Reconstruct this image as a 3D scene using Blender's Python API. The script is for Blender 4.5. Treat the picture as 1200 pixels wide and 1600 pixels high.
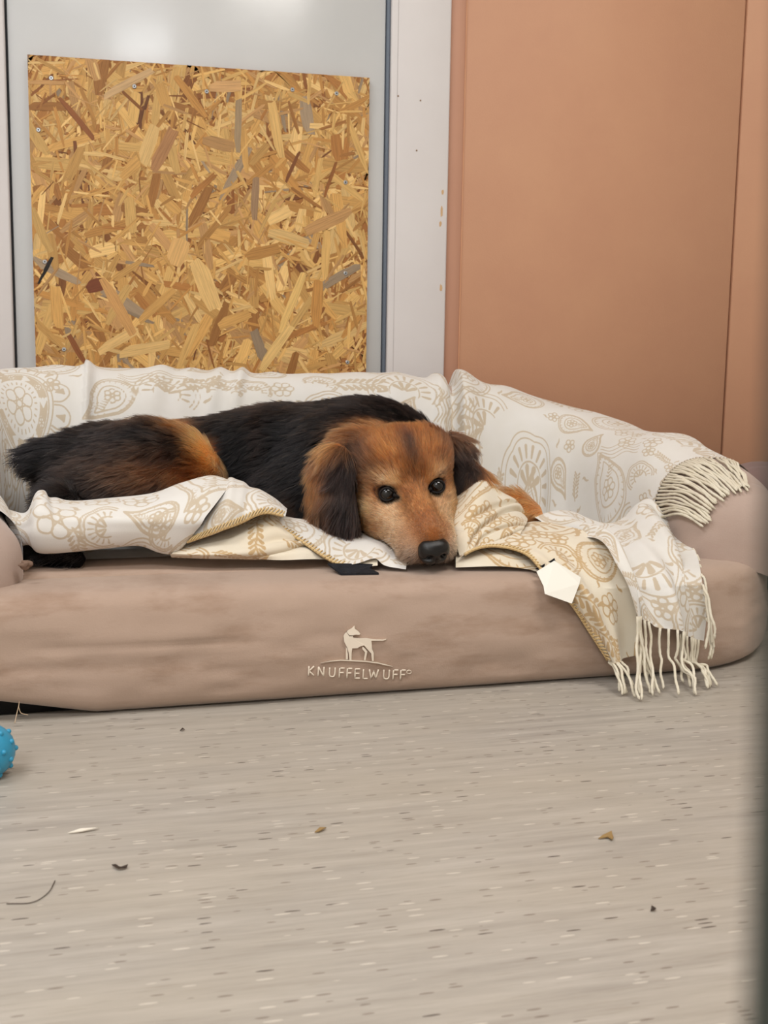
import bpy, bmesh, math, random
import numpy as np
from mathutils import Matrix, Vector
random.seed(7); RNG = np.random.default_rng(7)
for o in list(bpy.data.objects): bpy.data.objects.remove(o, do_unlink=True)
SC = bpy.context.scene; COL = SC.collection

# ------------------------------------------------------------------ camera
F, CX, CY, H = 1700., 600., 800., 0.47
PITCH, YAW, ROLL = math.radians(-7.6), math.radians(11.5), math.radians(0.84)
cf = np.array([math.sin(YAW)*math.cos(PITCH), math.cos(YAW)*math.cos(PITCH), math.sin(PITCH)])
r0 = np.array([math.cos(YAW), -math.sin(YAW), 0.]); u0 = np.cross(r0, cf)
cr = r0*math.cos(ROLL)+u0*math.sin(ROLL); cu = np.cross(cr, cf)
CAM = np.array([0, 0, H])
camd = bpy.data.cameras.new('camera'); camo = bpy.data.objects.new('camera', camd); COL.objects.link(camo)
M = Matrix.Identity(4)
for i in range(3):
    M[i][0], M[i][1], M[i][2], M[i][3] = cr[i], cu[i], -cf[i], CAM[i]
camo.matrix_world = M
camd.sensor_fit = 'HORIZONTAL'; camd.sensor_width = 36; camd.lens = 36*F/1200
camd.clip_start = 0.01
camd.dof.use_dof = True; camd.dof.focus_distance = 1.62; camd.dof.aperture_fstop = 51/3.6
SC.camera = camo

# ------------------------------------------------------------------ world, lights, exposure
wd = bpy.data.worlds.new('world'); SC.world = wd; wd.use_nodes = True
wd.node_tree.nodes['Background'].inputs[0].default_value = (.9, .95, 1, 1)
wd.node_tree.nodes['Background'].inputs[1].default_value = 0.25
SC.view_settings.view_transform = 'Standard'; SC.view_settings.look = 'None'
SC.view_settings.gamma = 1; SC.view_settings.use_curve_mapping = False
SC.view_settings.exposure = 0.06
LAMPS = [(-1.05, -1.35, 2.52, 1.2, .6, 56, (.97, .98, 1)), (1.1, 0.35, 2.52, 1.2, .6, 33, (1, .96, .90)), (-1.2, 0.7, 2.52, 1.2, .6, 25, (.95, .97, 1))]
for (x, y, z, sx, sy, pw, c) in LAMPS:
    L = bpy.data.lights.new('ceiling_lamp', 'AREA'); L.shape = 'RECTANGLE'; L.size = sx; L.size_y = sy; L.energy = pw; L.color = c
    lo = bpy.data.objects.new('ceiling_lamp', L); COL.objects.link(lo); lo.location = (x, y, z)

# ------------------------------------------------------------------ helpers
def proj(P):
    d = np.asarray(P, float)-CAM; z = d@cf
    return np.stack([CX+F*(d@cr)/z, CY-F*(d@cu)/z, z], -1)
def ray(x, y): return cf+cr*((x-CX)/F)+cu*((CY-y)/F)
def onZ(x, y, z): d = ray(x, y); return CAM+d*(z-CAM[2])/d[2]
def onY(x, y, Y): d = ray(x, y); return CAM+d*(Y/d[1])
def sstep(a, b, x): t = np.clip((x-a)/(b-a), 0, 1); return t*t*(3-2*t)
def lin(c):
    c = np.asarray(c, float)/255.
    return np.where(c <= .04045, c/12.92, ((c+.055)/1.055)**2.4)
def L4(*c): return tuple(lin(c))+(1.,)
def tag(o, label=None, cat=None, group=None, kind=None):
    if label: o['label'] = label
    if cat: o['category'] = cat
    if group: o['group'] = group
    if kind: o['kind'] = kind
    return o
def link(o, parent=None):
    COL.objects.link(o)
    if parent is not None: o.parent = parent
    return o
def empty(name, loc=(0, 0, 0)):
    o = bpy.data.objects.new(name, None); o.location = loc; o.empty_display_size = .05
    return link(o)
def mesh_obj(name, V, Fc, mat, parent=None, smooth=True):
    """V in world coordinates; under an Empty root the mesh is shifted to it."""
    V = np.asarray(V, float)
    off = np.zeros(3)
    if parent is not None:
        p = parent
        while p is not None: off = off+np.array(p.location); p = p.parent
    me = bpy.data.meshes.new(name)
    if isinstance(Fc, np.ndarray):
        n = Fc.shape[1]
        me.vertices.add(len(V)); me.vertices.foreach_set('co', (V-off).astype(np.float32).ravel())
        me.loops.add(Fc.size); me.loops.foreach_set('vertex_index', Fc.astype(np.int32).ravel())
        me.polygons.add(len(Fc)); me.polygons.foreach_set('loop_start', np.arange(0, Fc.size, n, dtype=np.int32))
        me.update(calc_edges=True); me.validate()
    else:
        me.from_pydata([tuple(v) for v in (V-off)], [], [tuple(f) for f in Fc]); me.update()
    if smooth: me.polygons.foreach_set('use_smooth', [True]*len(me.polygons))
    if mat: me.materials.append(mat)
    return link(bpy.data.objects.new(name, me), parent)
def grid_faces(n, m, closed_n=False, closed_m=False):
    i = np.arange(n if closed_n else n-1); j = np.arange(m if closed_m else m-1)
    I, J = np.meshgrid(i, j, indexing='ij'); I2, J2 = (I+1) % n, (J+1) % m
    return np.stack([I*m+J, I2*m+J, I2*m+J2, I*m+J2], -1).reshape(-1, 4)
BOXF = [(0, 3, 2, 1), (4, 5, 6, 7), (0, 1, 5, 4), (1, 2, 6, 5), (2, 3, 7, 6), (3, 0, 4, 7)]
def box_vf(x0, x1, y0, y1, z0, z1, bev=0):
    return [(x0, y0, z0), (x1, y0, z0), (x1, y1, z0), (x0, y1, z0), (x0, y0, z1), (x1, y0, z1), (x1, y1, z1), (x0, y1, z1)], BOXF
def box(name, b, mat, parent=None, bev=0.0, seg=2):
    V, Fc = box_vf(*b)
    o = mesh_obj(name, V, Fc, mat, parent, smooth=False)
    if bev:
        bm = bmesh.new(); bm.from_mesh(o.data)
        bmesh.ops.bevel(bm, geom=list(bm.edges), offset=bev, segments=seg, affect='EDGES', profile=.5)
        bm.to_mesh(o.data); bm.free()
        o.data.polygons.foreach_set('use_smooth', [True]*len(o.data.polygons))
    return o
def tube_vf(P, R, n=6):
    P = np.asarray(P, float); m = len(P); R = np.broadcast_to(R, (m,))
    T = np.gradient(P, axis=0); T /= np.linalg.norm(T, axis=1, keepdims=True)+1e-12
    a = np.array([0, 0, 1.]) if abs(T[0][2]) < .9 else np.array([1., 0, 0])
    A = np.cross(T, a); A /= np.linalg.norm(A, axis=1, keepdims=True)+1e-12
    B = np.cross(T, A); th = np.arange(n)*2*np.pi/n
    V = P[:, None]+R[:, None, None]*(np.cos(th)[None, :, None]*A[:, None]+np.sin(th)[None, :, None]*B[:, None])
    Fs = [tuple(f) for f in grid_faces(m, n, False, True)]
    Fs += [tuple(range(n)), tuple(range((m-1)*n, m*n))[::-1]]
    return V.reshape(-1, 3), Fs
def spline(C, N):
    """Catmull-Rom resample control points C (k, d) to N samples"""
    C = np.asarray(C, float); k = len(C)
    E = np.vstack([2*C[:1]-C[1:2], C, 2*C[-1:]-C[-2:-1]])
    t = np.linspace(0, k-1-1e-9, N); i = t.astype(int); f = (t-i).reshape((-1,)+(1,)*(C.ndim-1))
    p0, p1, p2, p3 = E[i], E[i+1], E[i+2], E[i+3]
    return .5*(2*p1+(p2-p0)*f+(2*p0-5*p1+4*p2-p3)*f*f+(3*p1-p0-3*p2+p3)*f**3)
def vnoise(P, scale, seed=0):
    """smooth value noise, vectorised; P (n, d<=3)"""
    P = np.asarray(P, float)*scale
    if P.shape[1] == 2: P = np.hstack([P, np.zeros((len(P), 1))])
    i = np.floor(P).astype(np.int64); f = P-i; f = f*f*(3-2*f)
    def h(a):
        n = (a[:, 0]*73856093) ^ (a[:, 1]*19349663) ^ (a[:, 2]*83492791) ^ (seed*2654435761 & 0x7fffffff)
        n = (n ^ (n >> 13))*1274126177; n = n ^ (n >> 16)
        return (n & 0xffff)/65535.
    r = 0
    for dx in (0, 1):
        for dy in (0, 1):
            for dz in (0, 1):
                w = (f[:, 0] if dx else 1-f[:, 0])*(f[:, 1] if dy else 1-f[:, 1])*(f[:, 2] if dz else 1-f[:, 2])
                r = r+w*h(i+np.array([dx, dy, dz]))
    return r*2-1
def fattr(o, name, typ, dom, key, arr):
    a = o.data.attributes.new(name, typ, dom); a.data.foreach_set(key, np.asarray(arr, np.float32).ravel())

# ------------------------------------------------------------------ materials
def mat(name, col=(.8, .8, .8, 1), rough=.6, spec=.4, metal=0.):
    m = bpy.data.materials.new(name); m.use_nodes = True
    b = m.node_tree.nodes['Principled BSDF']
    b.inputs['Base Color'].default_value = col; b.inputs['Roughness'].default_value = rough
    b.inputs['Specular IOR Level'].default_value = spec; b.inputs['Metallic'].default_value = metal
    return m, m.node_tree, b
def N(nt, t, **kw):
    n = nt.nodes.new(t)
    for k, v in kw.items():
        if k.startswith('i_'):
            key = k[2:]; key = int(key) if key.isdigit() else key.replace('_', ' ')
            n.inputs[key].default_value = v
        else: setattr(n, k, v)
    return n
def coords(nt, scale=(1, 1, 1), kind='Object', rot=(0, 0, 0)):
    tc = N(nt, 'ShaderNodeTexCoord'); mp = N(nt, 'ShaderNodeMapping')
    mp.inputs['Scale'].default_value = scale; mp.inputs['Rotation'].default_value = rot
    nt.links.new(tc.outputs[kind], mp.inputs[0]); return mp.outputs[0]
def noise(nt, vec, scale=5, detail=4, rough=.55):
    n = N(nt, 'ShaderNodeTexNoise'); n.inputs['Scale'].default_value = scale; n.inputs['Detail'].default_value = detail
    n.inputs['Roughness'].default_value = rough; nt.links.new(vec, n.inputs['Vector']); return n
def ramp(nt, fac, stops, interp='LINEAR'):
    n = N(nt, 'ShaderNodeValToRGB'); n.color_ramp.interpolation = interp
    el = n.color_ramp.elements
    while len(el) < len(stops): el.new(.5)
    for e, (p, c) in zip(el, stops): e.position = p; e.color = c if len(c) == 4 else tuple(c)+(1,)
    nt.links.new(fac, n.inputs[0]); return n.outputs[0]
def mix(nt, fac, a, b, mode='MIX'):
    n = N(nt, 'ShaderNodeMix', data_type='RGBA', blend_type=mode)
    for s, v in ((0, fac), (6, a), (7, b)):
        if hasattr(v, 'node'): nt.links.new(v, n.inputs[s])
        else: n.inputs[s].default_value = v
    return n.outputs[2]
def bump(nt, b, h, strength=.2, dist=.01):
    n = N(nt, 'ShaderNodeBump'); n.inputs['Strength'].default_value = strength; n.inputs['Distance'].default_value = dist
    nt.links.new(h, n.inputs['Height']); nt.links.new(n.outputs[0], b.inputs['Normal']); return n
def math_(nt, op, a, b=None, c=None):
    n = N(nt, 'ShaderNodeMath', operation=op)
    for i, v in enumerate((a, b, c)):
        if v is None: continue
        if hasattr(v, 'node'): nt.links.new(v, n.inputs[i])
        else: n.inputs[i].default_value = v
    return n.outputs[0]

def simple_noisy(name, c1, c2, scale, rough=.6, spec=.4, bs=0., bscale=60, stretch=(1, 1, 1)):
    m, nt, b = mat(name, c1, rough, spec)
    n = noise(nt, coords(nt, stretch), scale)
    nt.links.new(ramp(nt, n.outputs[0], [(.3, c1), (.7, c2)]), b.inputs['Base Color'])
    if bs:
        n2 = noise(nt, coords(nt, stretch), bscale, 3); bump(nt, b, n2.outputs[0], bs, .004)
    return m

M_door = simple_noisy('door_paint', L4(206, 208, 209), L4(214, 215, 216), 3, .22, .5, .12, 9)
M_post = simple_noisy('post_paint', L4(226, 222, 222), L4(220, 215, 215), 4, .45, .4, .05, 40)
M_gasket = mat('gasket', L4(108, 118, 132), .5)[0]
M_gap = mat('gap_dark', L4(35, 37, 42), .6)[0]
M_brown = simple_noisy('brown_panel', L4(205, 154, 124), L4(210, 160, 128), 5, .5, .35, .08, 260)
M_seam = mat('panel_joint', L4(120, 76, 54), .7)[0]
M_strip = simple_noisy('brown_strip', L4(198, 149, 125), L4(202, 153, 128), 5, .5, .35, .06, 220)
M_wallw = simple_noisy('room_wall_paint', L4(225, 222, 215), L4(220, 216, 208), 3, .7, .3)
M_ceil = simple_noisy('ceiling_paint', L4(235, 235, 232), L4(230, 230, 226), 3, .8, .2)
M_screw = mat('screw_metal', L4(190, 192, 195), .3, .5, .9)[0]
M_dark = mat('screw_recess', L4(30, 30, 32), .5)[0]

def make_floor_mat():
    m, nt, b = mat('linoleum', rough=.42, spec=.35)
    v = coords(nt, (1, 1, 1), 'Object', (0, 0, math.radians(-3)))
    def st(sx, sy):
        mp = N(nt, 'ShaderNodeMapping'); mp.inputs['Scale'].default_value = (sx, sy, 1); nt.links.new(v, mp.inputs[0]); return mp.outputs[0]
    n1 = noise(nt, st(5, 70), 1, 5, .65)
    c = ramp(nt, n1.outputs[0], [(.28, L4(152, 145, 137)), (.5, L4(170, 163, 154)), (.72, L4(185, 178, 169))])
    n2 = noise(nt, st(2.2, 5), 1, 3)
    c = mix(nt, ramp(nt, n2.outputs[0], [(.35, (0, 0, 0)), (.7, (.55, .55, .55))]), c, L4(178, 168, 153))
    n3 = noise(nt, st(18, 260), 1, 3, .6)
    c = mix(nt, ramp(nt, n3.outputs[0], [(.56, (0, 0, 0)), (.74, (.5, .5, .5))]), c, L4(148, 138, 125))
    def flecks(sx, sy, thr, rmin, off):
        vo = N(nt, 'ShaderNodeTexVoronoi'); vo.inputs['Scale'].default_value = 1
        mp = N(nt, 'ShaderNodeMapping'); mp.inputs['Scale'].default_value = (sx, sy, 1); mp.inputs['Location'].default_value = (off, off, 0)
        nt.links.new(v, mp.inputs[0])
        nz = noise(nt, mp.outputs[0], 1.7, 2); ad = mix(nt, .12, mp.outputs[0], nz.outputs[1])
        nt.links.new(ad, vo.inputs['Vector'])
        sp = N(nt, 'ShaderNodeSeparateColor'); nt.links.new(vo.outputs['Color'], sp.inputs[0])
        near = math_(nt, 'LESS_THAN', vo.outputs['Distance'], thr)
        sel = math_(nt, 'GREATER_THAN', sp.outputs[0], rmin)
        return math_(nt, 'MULTIPLY', near, sel)
    c = mix(nt, math_(nt, 'MULTIPLY', flecks(46, 260, .24, .86, 3.), .6), c, L4(100, 86, 74))
    c = mix(nt, math_(nt, 'MULTIPLY', flecks(30, 210, .19, .91, 9.), .85), c, L4(62, 52, 46))
    c = mix(nt, math_(nt, 'MULTIPLY', flecks(40, 240, .26, .86, 17.), .45), c, L4(226, 218, 204))
    nt.links.new(c, b.inputs['Base Color'])
    bump(nt, b, n3.outputs[0], .05, .002)
    return m
M_floor = make_floor_mat()

def fabric(name, c1, c2, dirt, amount=.5):
    m, nt, b = mat(name, c1, .85, .2)
    v = coords(nt)
    n = noise(nt, v, 6, 5, .6); c = ramp(nt, n.outputs[0], [(.3, c1), (.7, c2)])
    n2 = noise(nt, coords(nt, (2.5, 2.5, 9)), 2.2, 5, .65)
    c = mix(nt, math_(nt, 'MULTIPLY', ramp(nt, n2.outputs[0], [(.5, (0, 0, 0)), (.75, (1, 1, 1))]), amount), c, dirt)
    nt.links.new(c, b.inputs['Base Color'])
    b.inputs['Sheen Weight'].default_value = .25; b.inputs['Sheen Roughness'].default_value = .5
    f = noise(nt, v, 420, 2); bump(nt, b, f.outputs[0], .22, .0015)
    return m
M_bed = fabric('taupe_velour', L4(172, 148, 131), L4(180, 156, 140), L4(138, 108, 86), .7)
M_bolster = fabric('taupe_velour_clean', L4(178, 156, 144), L4(182, 161, 150), L4(168, 142, 128), .3)
M_thread = mat('logo_thread', L4(232, 218, 200), .6)[0]
M_under = mat('underside_shadow_black', L4(14, 13, 14), .6)[0]  # black stands in for the shadow beneath the bed's lifted corner
M_blackcloth = simple_noisy('black_webbing', L4(22, 23, 28), L4(34, 35, 42), 80, .7, .3, .3, 500)
M_hairline = mat('loose_thread', L4(205, 180, 150), .6)[0]
M_green = mat('dark_green_paint', L4(20, 38, 32), .5, .4)[0]
M_mauve = fabric('mauve_plush', L4(128, 102, 100), L4(142, 116, 112), L4(100, 78, 76), .4)
M_tagw = mat('label_satin', L4(240, 236, 226), .55, .3)[0]

def cloth_mat(name, base, ink, base2):
    m, nt, b = mat(name, base, .9, .15)
    at = N(nt, 'ShaderNodeAttribute', attribute_name='ink')
    v = coords(nt)
    nz = noise(nt, v, 300, 2)
    d = math_(nt, 'ADD', at.outputs['Fac'], math_(nt, 'MULTIPLY', math_(nt, 'SUBTRACT', nz.outputs[0], .5), .0012))
    fac = N(nt, 'ShaderNodeMapRange', interpolation_type='SMOOTHSTEP')
    fac.inputs['From Min'].default_value = .0006; fac.inputs['From Max'].default_value = -.0008
    nt.links.new(d, fac.inputs[0])
    n2 = noise(nt, v, 14, 3)
    bc = ramp(nt, n2.outputs[0], [(.3, base), (.7, base2)])
    c = mix(nt, math_(nt, 'MULTIPLY', fac.outputs[0], .92), bc, ink)
    w = noise(nt, coords(nt, (1, 1, 1)), 900, 2)
    nt.links.new(c, b.inputs['Base Color'])
    b.inputs['Sheen Weight'].default_value = .3; b.inputs['Sheen Roughness'].default_value = .6
    bump(nt, b, w.outputs[0], .25, .001)
    return m
M_cloth = cloth_mat('cream_fleece', L4(226, 223, 219), L4(197, 180, 156), L4(221, 217, 210))
M_clothrev = cloth_mat('cream_fleece_tan_side', L4(228, 219, 201), L4(192, 160, 114), L4(222, 208, 184))
M_fringe = simple_noisy('cream_yarn', L4(238, 230, 212), L4(230, 220, 198), 60, .85, .2, .5, 900)
M_stitch = simple_noisy('tan_yarn', L4(214, 184, 132), L4(224, 196, 148), 60, .85, .2, .4, 900)

# ================================================================== THE ROOM
YW = 2.45
fl = box('floor', (-2.2, 2.8, -2.6, 3.0, -.05, 0), M_floor); tag(fl, 'pale beige linoleum floor with dark flecks', 'floor', kind='structure')
ce = box('ceiling', (-2.2, 2.8, -2.6, 3.0, 2.56, 2.62), M_ceil); tag(ce, 'white painted ceiling of the room', 'ceiling', kind='structure')
wl = box('wall_left', (-2.25, -2.2, -2.6, 3.0, 0, 2.56), M_wallw); tag(wl, 'plain pale wall left of the picture', 'wall', kind='structure')
wr = box('wall_right', (2.8, 2.85, -2.6, 3.0, 0, 2.56), M_wallw); tag(wr, 'plain pale wall right of the picture', 'wall', kind='structure')
wf = box('wall_front', (-2.2, 2.8, -2.65, -2.6, 0, 2.56), M_wallw); tag(wf, 'plain pale wall behind the camera', 'wall', kind='structure')

wb = empty('wall_back', (1.7, YW, 0)); tag(wb, 'tan brown panel wall behind the dog bed', 'wall', kind='structure')
box('wall_core', (-2.2, 2.8, YW+.03, YW+.08, 0, 2.56), M_seam, wb)
for x0, x1, m_, y0 in ((.633, .668, M_strip, .0), (.6695, 1.3405, M_brown, .001), (1.3455, 2.02, M_brown, .0), (2.025, 2.795, M_brown, .0), (-2.2, -1.25, M_brown, 0)):
    box('panel', (x0, x1, YW+y0, YW+.0295, 0, 2.559), m_, wb, .0012, 1)
box('joint_strip', (.6675, .67, YW-.0008, YW+.028, 0, 2.559), simple_noisy('joint_filler', L4(214, 160, 124), L4(205, 150, 116), 20), wb)

dr = empty('door_1', (.1, YW, 0)); tag(dr, 'white painted door with white jamb and dark seal', 'door', kind='structure')
box('door_leaf', (-.305, .487, YW+.002, YW+.028, .01, 2.05), M_door, dr, .002, 1)
box('door_seal', (.4885, .4965, YW-.004, YW+.029, .0, 2.1), M_gasket, dr, .002, 1)
box('door_seal', (-.3085, -.3055, YW-.0, YW+.029, .0, 2.1), M_gap, dr, .0015, 1)
jm = box('door_jamb', (.497, .632, YW-.012, YW+.029, 0, 2.5), M_post, dr, .004, 2)
box('jamb_groove', (.5115, .5125, YW-.0125, YW-.0115, 0, 2.5), mat('groove', L4(188, 182, 182), .6)[0], jm)
box('door_jamb', (-.45, -.309, YW-.012, YW+.029, 0, 2.5), M_post, dr, .004, 2)
box('door_jamb', (-1.24, -.452, YW-.0, YW+.029, 0, 2.5), M_post, dr, .004, 2)
box('door_head', (-.308, .5, YW-.005, YW+.029, 2.06, 2.5), M_post, dr, .004, 2)
for px, py in ((622, 150), (657, 157), (651, 235)):
    p = onY(px, py, YW-.0125); V, Fs = tube_vf([p+np.array([0, .002, 0]), p+np.array([0, -.0008, 0])], .0018, 8)
    mesh_obj('nail_head', V, Fs, mat('nail', L4(150, 120, 95), .6)[0], jm)
# chipped paint along the jamb's right edge
M_chip = mat('bare_wood_chip', L4(205, 170, 130), .8)[0]
for k, (px, py, h) in enumerate(((690, 330, .03), (688, 350, .018), (689, 450, .02), (692, 300, .012))):
    c = onY(px, py, YW-.0125); n = 9
    pts = [(c[0]+.0035*math.cos(a)*(.6+.5*random.random()), YW-.0126, c[2]+h*.5*math.sin(a)*(.6+.5*random.random())) for a in np.linspace(0, 2*np.pi, n, endpoint=False)]
    pts = [(min(p[0], .631), p[1], p[2]) for p in pts]
    mesh_obj('paint_chip', pts+[(p[0], p[1]+.001, p[2]) for p in pts], [tuple(range(n))[::-1]]+[(i, (i+1) % n, n+(i+1) % n, n+i) for i in range(n)], M_chip, jm, False)

# lamps' housings on the ceiling
M_house = mat('lamp_housing', L4(230, 230, 230), .5)[0]
for i, (x, y, z, sx, sy, pw, c) in enumerate(LAMPS):
    box_o = box('ceiling_light', (x-sx/2-.03, x+sx/2+.03, y-sy/2-.03, y+sy/2+.03, 2.525, 2.56), M_house, None, .004, 1)
    tag(box_o, ['white ceiling light panel behind the camera', 'white ceiling light panel over the right of the bed', 'white ceiling light panel over the left of the bed'][i], 'light', 'ceiling light panels')

# ------------------------------------------------------------------ OSB board
def make_osb():
    X0, X1, Z0, Z1 = -.2645, .449, .12, 1.0935
    yf = YW-.016
    root = empty('osb_board', ((X0+X1)/2, yf, Z0)); tag(root, 'square sheet of golden oriented strand board screwed to the white door', 'board')
    m, nt, b = mat('wood_strand', rough=.5, spec=.35)
    a = N(nt, 'ShaderNodeAttribute', attribute_name='col'); uv = N(nt, 'ShaderNodeUVMap')
    mp = N(nt, 'ShaderNodeMapping'); mp.inputs['Scale'].default_value = (14, 420, 1); nt.links.new(uv.outputs[0], mp.inputs[0])
    g = noise(nt, mp.outputs[0], 1, 4, .65)
    c = mix(nt, .75, a.outputs['Color'], ramp(nt, g.outputs[0], [(.25, (.42, .38, .34)), (.5, (.95, .95, .95)), (.75, (1.25, 1.22, 1.18))]), 'MULTIPLY')
    nt.links.new(c, b.inputs['Base Color']); bump(nt, b, g.outputs[0], .25, .001)
    core = mat('osb_core', L4(160, 105, 55), .7)[0]
    box('board_core', (X0, X1, yf, YW+.0015, Z0, Z1), core, root)
    cols = [((222, 178, 108), 5), ((208, 160, 92), 6), ((232, 192, 126), 4), ((190, 138, 74), 4), ((170, 116, 60), 2), ((140, 88, 44), .7), ((160, 138, 112), .4), ((196, 150, 96), 3), ((118, 72, 40), .25)]
    cw = np.array([w for _, w in cols]); cw = cw/cw.sum()
    rng = np.random.default_rng(11)
    flakes = []
    NF = 5200
    for i in range(NF):
        big = rng.random() < .17
        Lh = (rng.uniform(.025, .062) if big else rng.uniform(.012, .04)); Wh = (rng.uniform(.006, .013) if big else rng.uniform(.0009, .0042))
        cx, cz = rng.uniform(X0, X1), rng.uniform(Z0+.15, Z1)
        an = rng.normal(math.pi/2, .95) if rng.random() < .75 else rng.uniform(0, math.pi)
        flakes.append([cx, cz, an, Lh, Wh, np.array(cols[rng.choice(len(cols), p=cw)][0])*rng.uniform(.9, 1.06)])
    # a few that can be recognised in the photograph
    def fk(px, py, deg, L, Wd, c): p = onY(px, py, yf); flakes.append([p[0], p[2], math.radians(deg), L, Wd, np.array(c)])
    fk(278, 395, 70, .030, .020, (222, 176, 112)); fk(322, 445, -68, .055, .019, (228, 188, 122)); fk(225, 545, 12, .055, .012, (222, 184, 120))
    fk(372, 195, 88, .055, .0075, (164, 140, 108)); fk(255, 235, 62, .05, .013, (176, 128, 84)); fk(398, 310, 86, .045, .008, (160, 128, 96))
    fk(455, 475, 68, .07, .009, (230, 190, 118)); fk(150, 446, 20, .02, .013, (122, 66, 38)); fk(75, 415, 62, .022, .004, (40, 26, 20))
    fk(70, 425, 60, .028, .003, (30, 22, 18)); fk(200, 130, 30, .06, .008, (206, 170, 124)); fk(430, 545, 55, .06, .011, (230, 192, 124))
    fk(185, 480, -62, .065, .011, (206, 156, 96)); fk(495, 475, 86, .05, .012, (196, 142, 76)); fk(120, 545, 118, .035, .006, (140, 84, 46))
    fk(120, 185, -50, .05, .006, (146, 90, 50)); fk(352, 135, 5, .035, .012, (212, 166, 112)); fk(432, 205, 100, .06, .010, (222, 180, 112))
    n = len(flakes)
    def flake_geo(fk_, d):
        cx, cz, an, Lh, Wh, c = fk_
        jag = lambda: rng.uniform(-.22, .22)
        P = [(-1+jag()*.3, -1+.3*rng.random()), (-.3, -1+jag()*.5), (.4, -1+jag()*.5), (1+jag()*.3, -.8), (1+jag()*.5, .1), (.95+jag()*.4, 1-.3*rng.random()), (.2, 1+jag()*.5), (-.5, 1+jag()*.5), (-1+jag()*.5, .3)]
        ca, sa = math.cos(an), math.sin(an); V = []; U = []
        for (a_, b_) in P:
            x, z = a_*Lh, b_*Wh
            V.append((min(max(cx+x*ca-z*sa, X0), X1), yf-d, min(max(cz+x*sa+z*ca, Z0), Z1))); U.append((x+cx*7.3, z+cz*3.1))
        k = len(P)
        V += [(v[0], v[1]+.0006, v[2]) for v in V]; U = U+U
        Fs = [tuple(range(k))]+[(i, k+i, k+(i+1) % k, (i+1) % k) for i in range(k)]
        return V, Fs, U, c
    def build(name, lst, parent):
        V, Fs, U, Cc = [], [], [], []
        for (fv, ff, fu, c) in lst:
            o = len(V); V += fv; U += fu; Fs += [tuple(i+o for i in f) for f in ff]; Cc += [tuple(lin(np.clip(c, 0, 255)))+(1,)]*len(fv)
        ob = mesh_obj(name, V, Fs, m, parent, False)
        fattr(ob, 'col', 'FLOAT_COLOR', 'POINT', 'color', Cc)
        ul = ob.data.uv_layers.new(name='UVMap'); li = np.zeros(len(ob.data.loops), np.int32); ob.data.loops.foreach_get('vertex_index', li)
        ul.data.foreach_set('uv', np.asarray(U, np.float32)[li].ravel())
        return ob
    nst = n-270
    o = build('strand_layer', [flake_geo(flakes[i], .0004+.0016*i/n) for i in range(nst)], root); o['kind'] = 'stuff'
    for i in range(nst, n): build('wood_strand', [flake_geo(flakes[i], .0004+.0016*i/n)], root)
    for px, py in ((80, 122), (210, 135), (323, 143), (457, 140), (526, 146), (60, 203), (70, 409), (100, 546), (540, 285), (540, 427), (543, 566)):
        p = onY(px, py, yf-.002)
        V, Fs = tube_vf([p+np.array([0, .003, 0]), p+np.array([0, -.0006, 0]), p+np.array([0, -.0012, 0])], [.0045, .0045, .0036], 14)
        s = mesh_obj('screw', V, Fs, M_screw, root, False)
        V, Fs = tube_vf([p+np.array([0, -.001, 0]), p+np.array([0, -.0014, 0])], .0017, 6)
        mesh_obj('screw_socket', V, Fs, M_dark, s, False)
make_osb()

# ================================================================== DOG BED
BP = np.array([.25, 1.483]); BA = math.radians(4.4)
ex = np.array([math.cos(BA), math.sin(BA)]); ey = np.array([-math.sin(BA), math.cos(BA)])
U0, U1, VD = -.72, .81, .86
def W(u, v, z):
    u, v, z = np.broadcast_arrays(np.asarray(u, float), np.asarray(v, float), np.asarray(z, float))
    return np.stack([BP[0]+u*ex[0]+v*ey[0], BP[1]+u*ex[1]+v*ey[1], z], -1)
def rr_outline(R, n, u0=U0, u1=U1, v0=0., v1=VD):
    """dense rounded rectangle outline, counter-clockwise from front centre, with outward normals"""
    pts = []; nr = []
    def arc(cx, cy, r, a0, a1, k):
        for a in np.linspace(a0, a1, k, endpoint=False): pts.append((cx+r*math.cos(a), cy+r*math.sin(a)))
    rf, rb = R
    pts += [(u, v0) for u in np.linspace(0, u1-rf, 60, endpoint=False)]
    arc(u1-rf, v0+rf, rf, -np.pi/2, 0, 60)
    pts += [(u1, v) for v in np.linspace(v0+rf, v1-rb, 40, endpoint=False)]
    arc(u1-rb, v1-rb, rb, 0, np.pi/2, 50)
    pts += [(u, v1) for u in np.linspace(u1-rb, u0+rb, 80, endpoint=False)]
    arc(u0+rb, v1-rb, rb, np.pi/2, np.pi, 50)
    pts += [(u0, v) for v in np.linspace(v1-rb, v0+rf, 40, endpoint=False)]
    arc(u0+rf, v0+rf, rf, np.pi, 1.5*np.pi, 60)
    pts += [(u, v0) for u in np.linspace(u0+rf, 0, 60, endpoint=False)]
    P = np.array(pts); C = np.vstack([P, P[:1]]); s = np.r_[0, np.cumsum(np.linalg.norm(np.diff(C, axis=0), axis=1))]
    t = np.linspace(0, s[-1], n, endpoint=False)
    Q = np.stack([np.interp(t, s, C[:, 0]), np.interp(t, s, C[:, 1])], 1)
    T = np.roll(Q, -1, 0)-np.roll(Q, 1, 0); T /= np.linalg.norm(T, axis=1, keepdims=True)
    return Q, np.stack([T[:, 1], -T[:, 0]], 1)
SEAT = .168
bed = empty('dog_bed', tuple(W(.1, .4, 0))); tag(bed, 'large taupe velour dog bed with raised bolster and embroidered front', 'dog bed')
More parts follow.
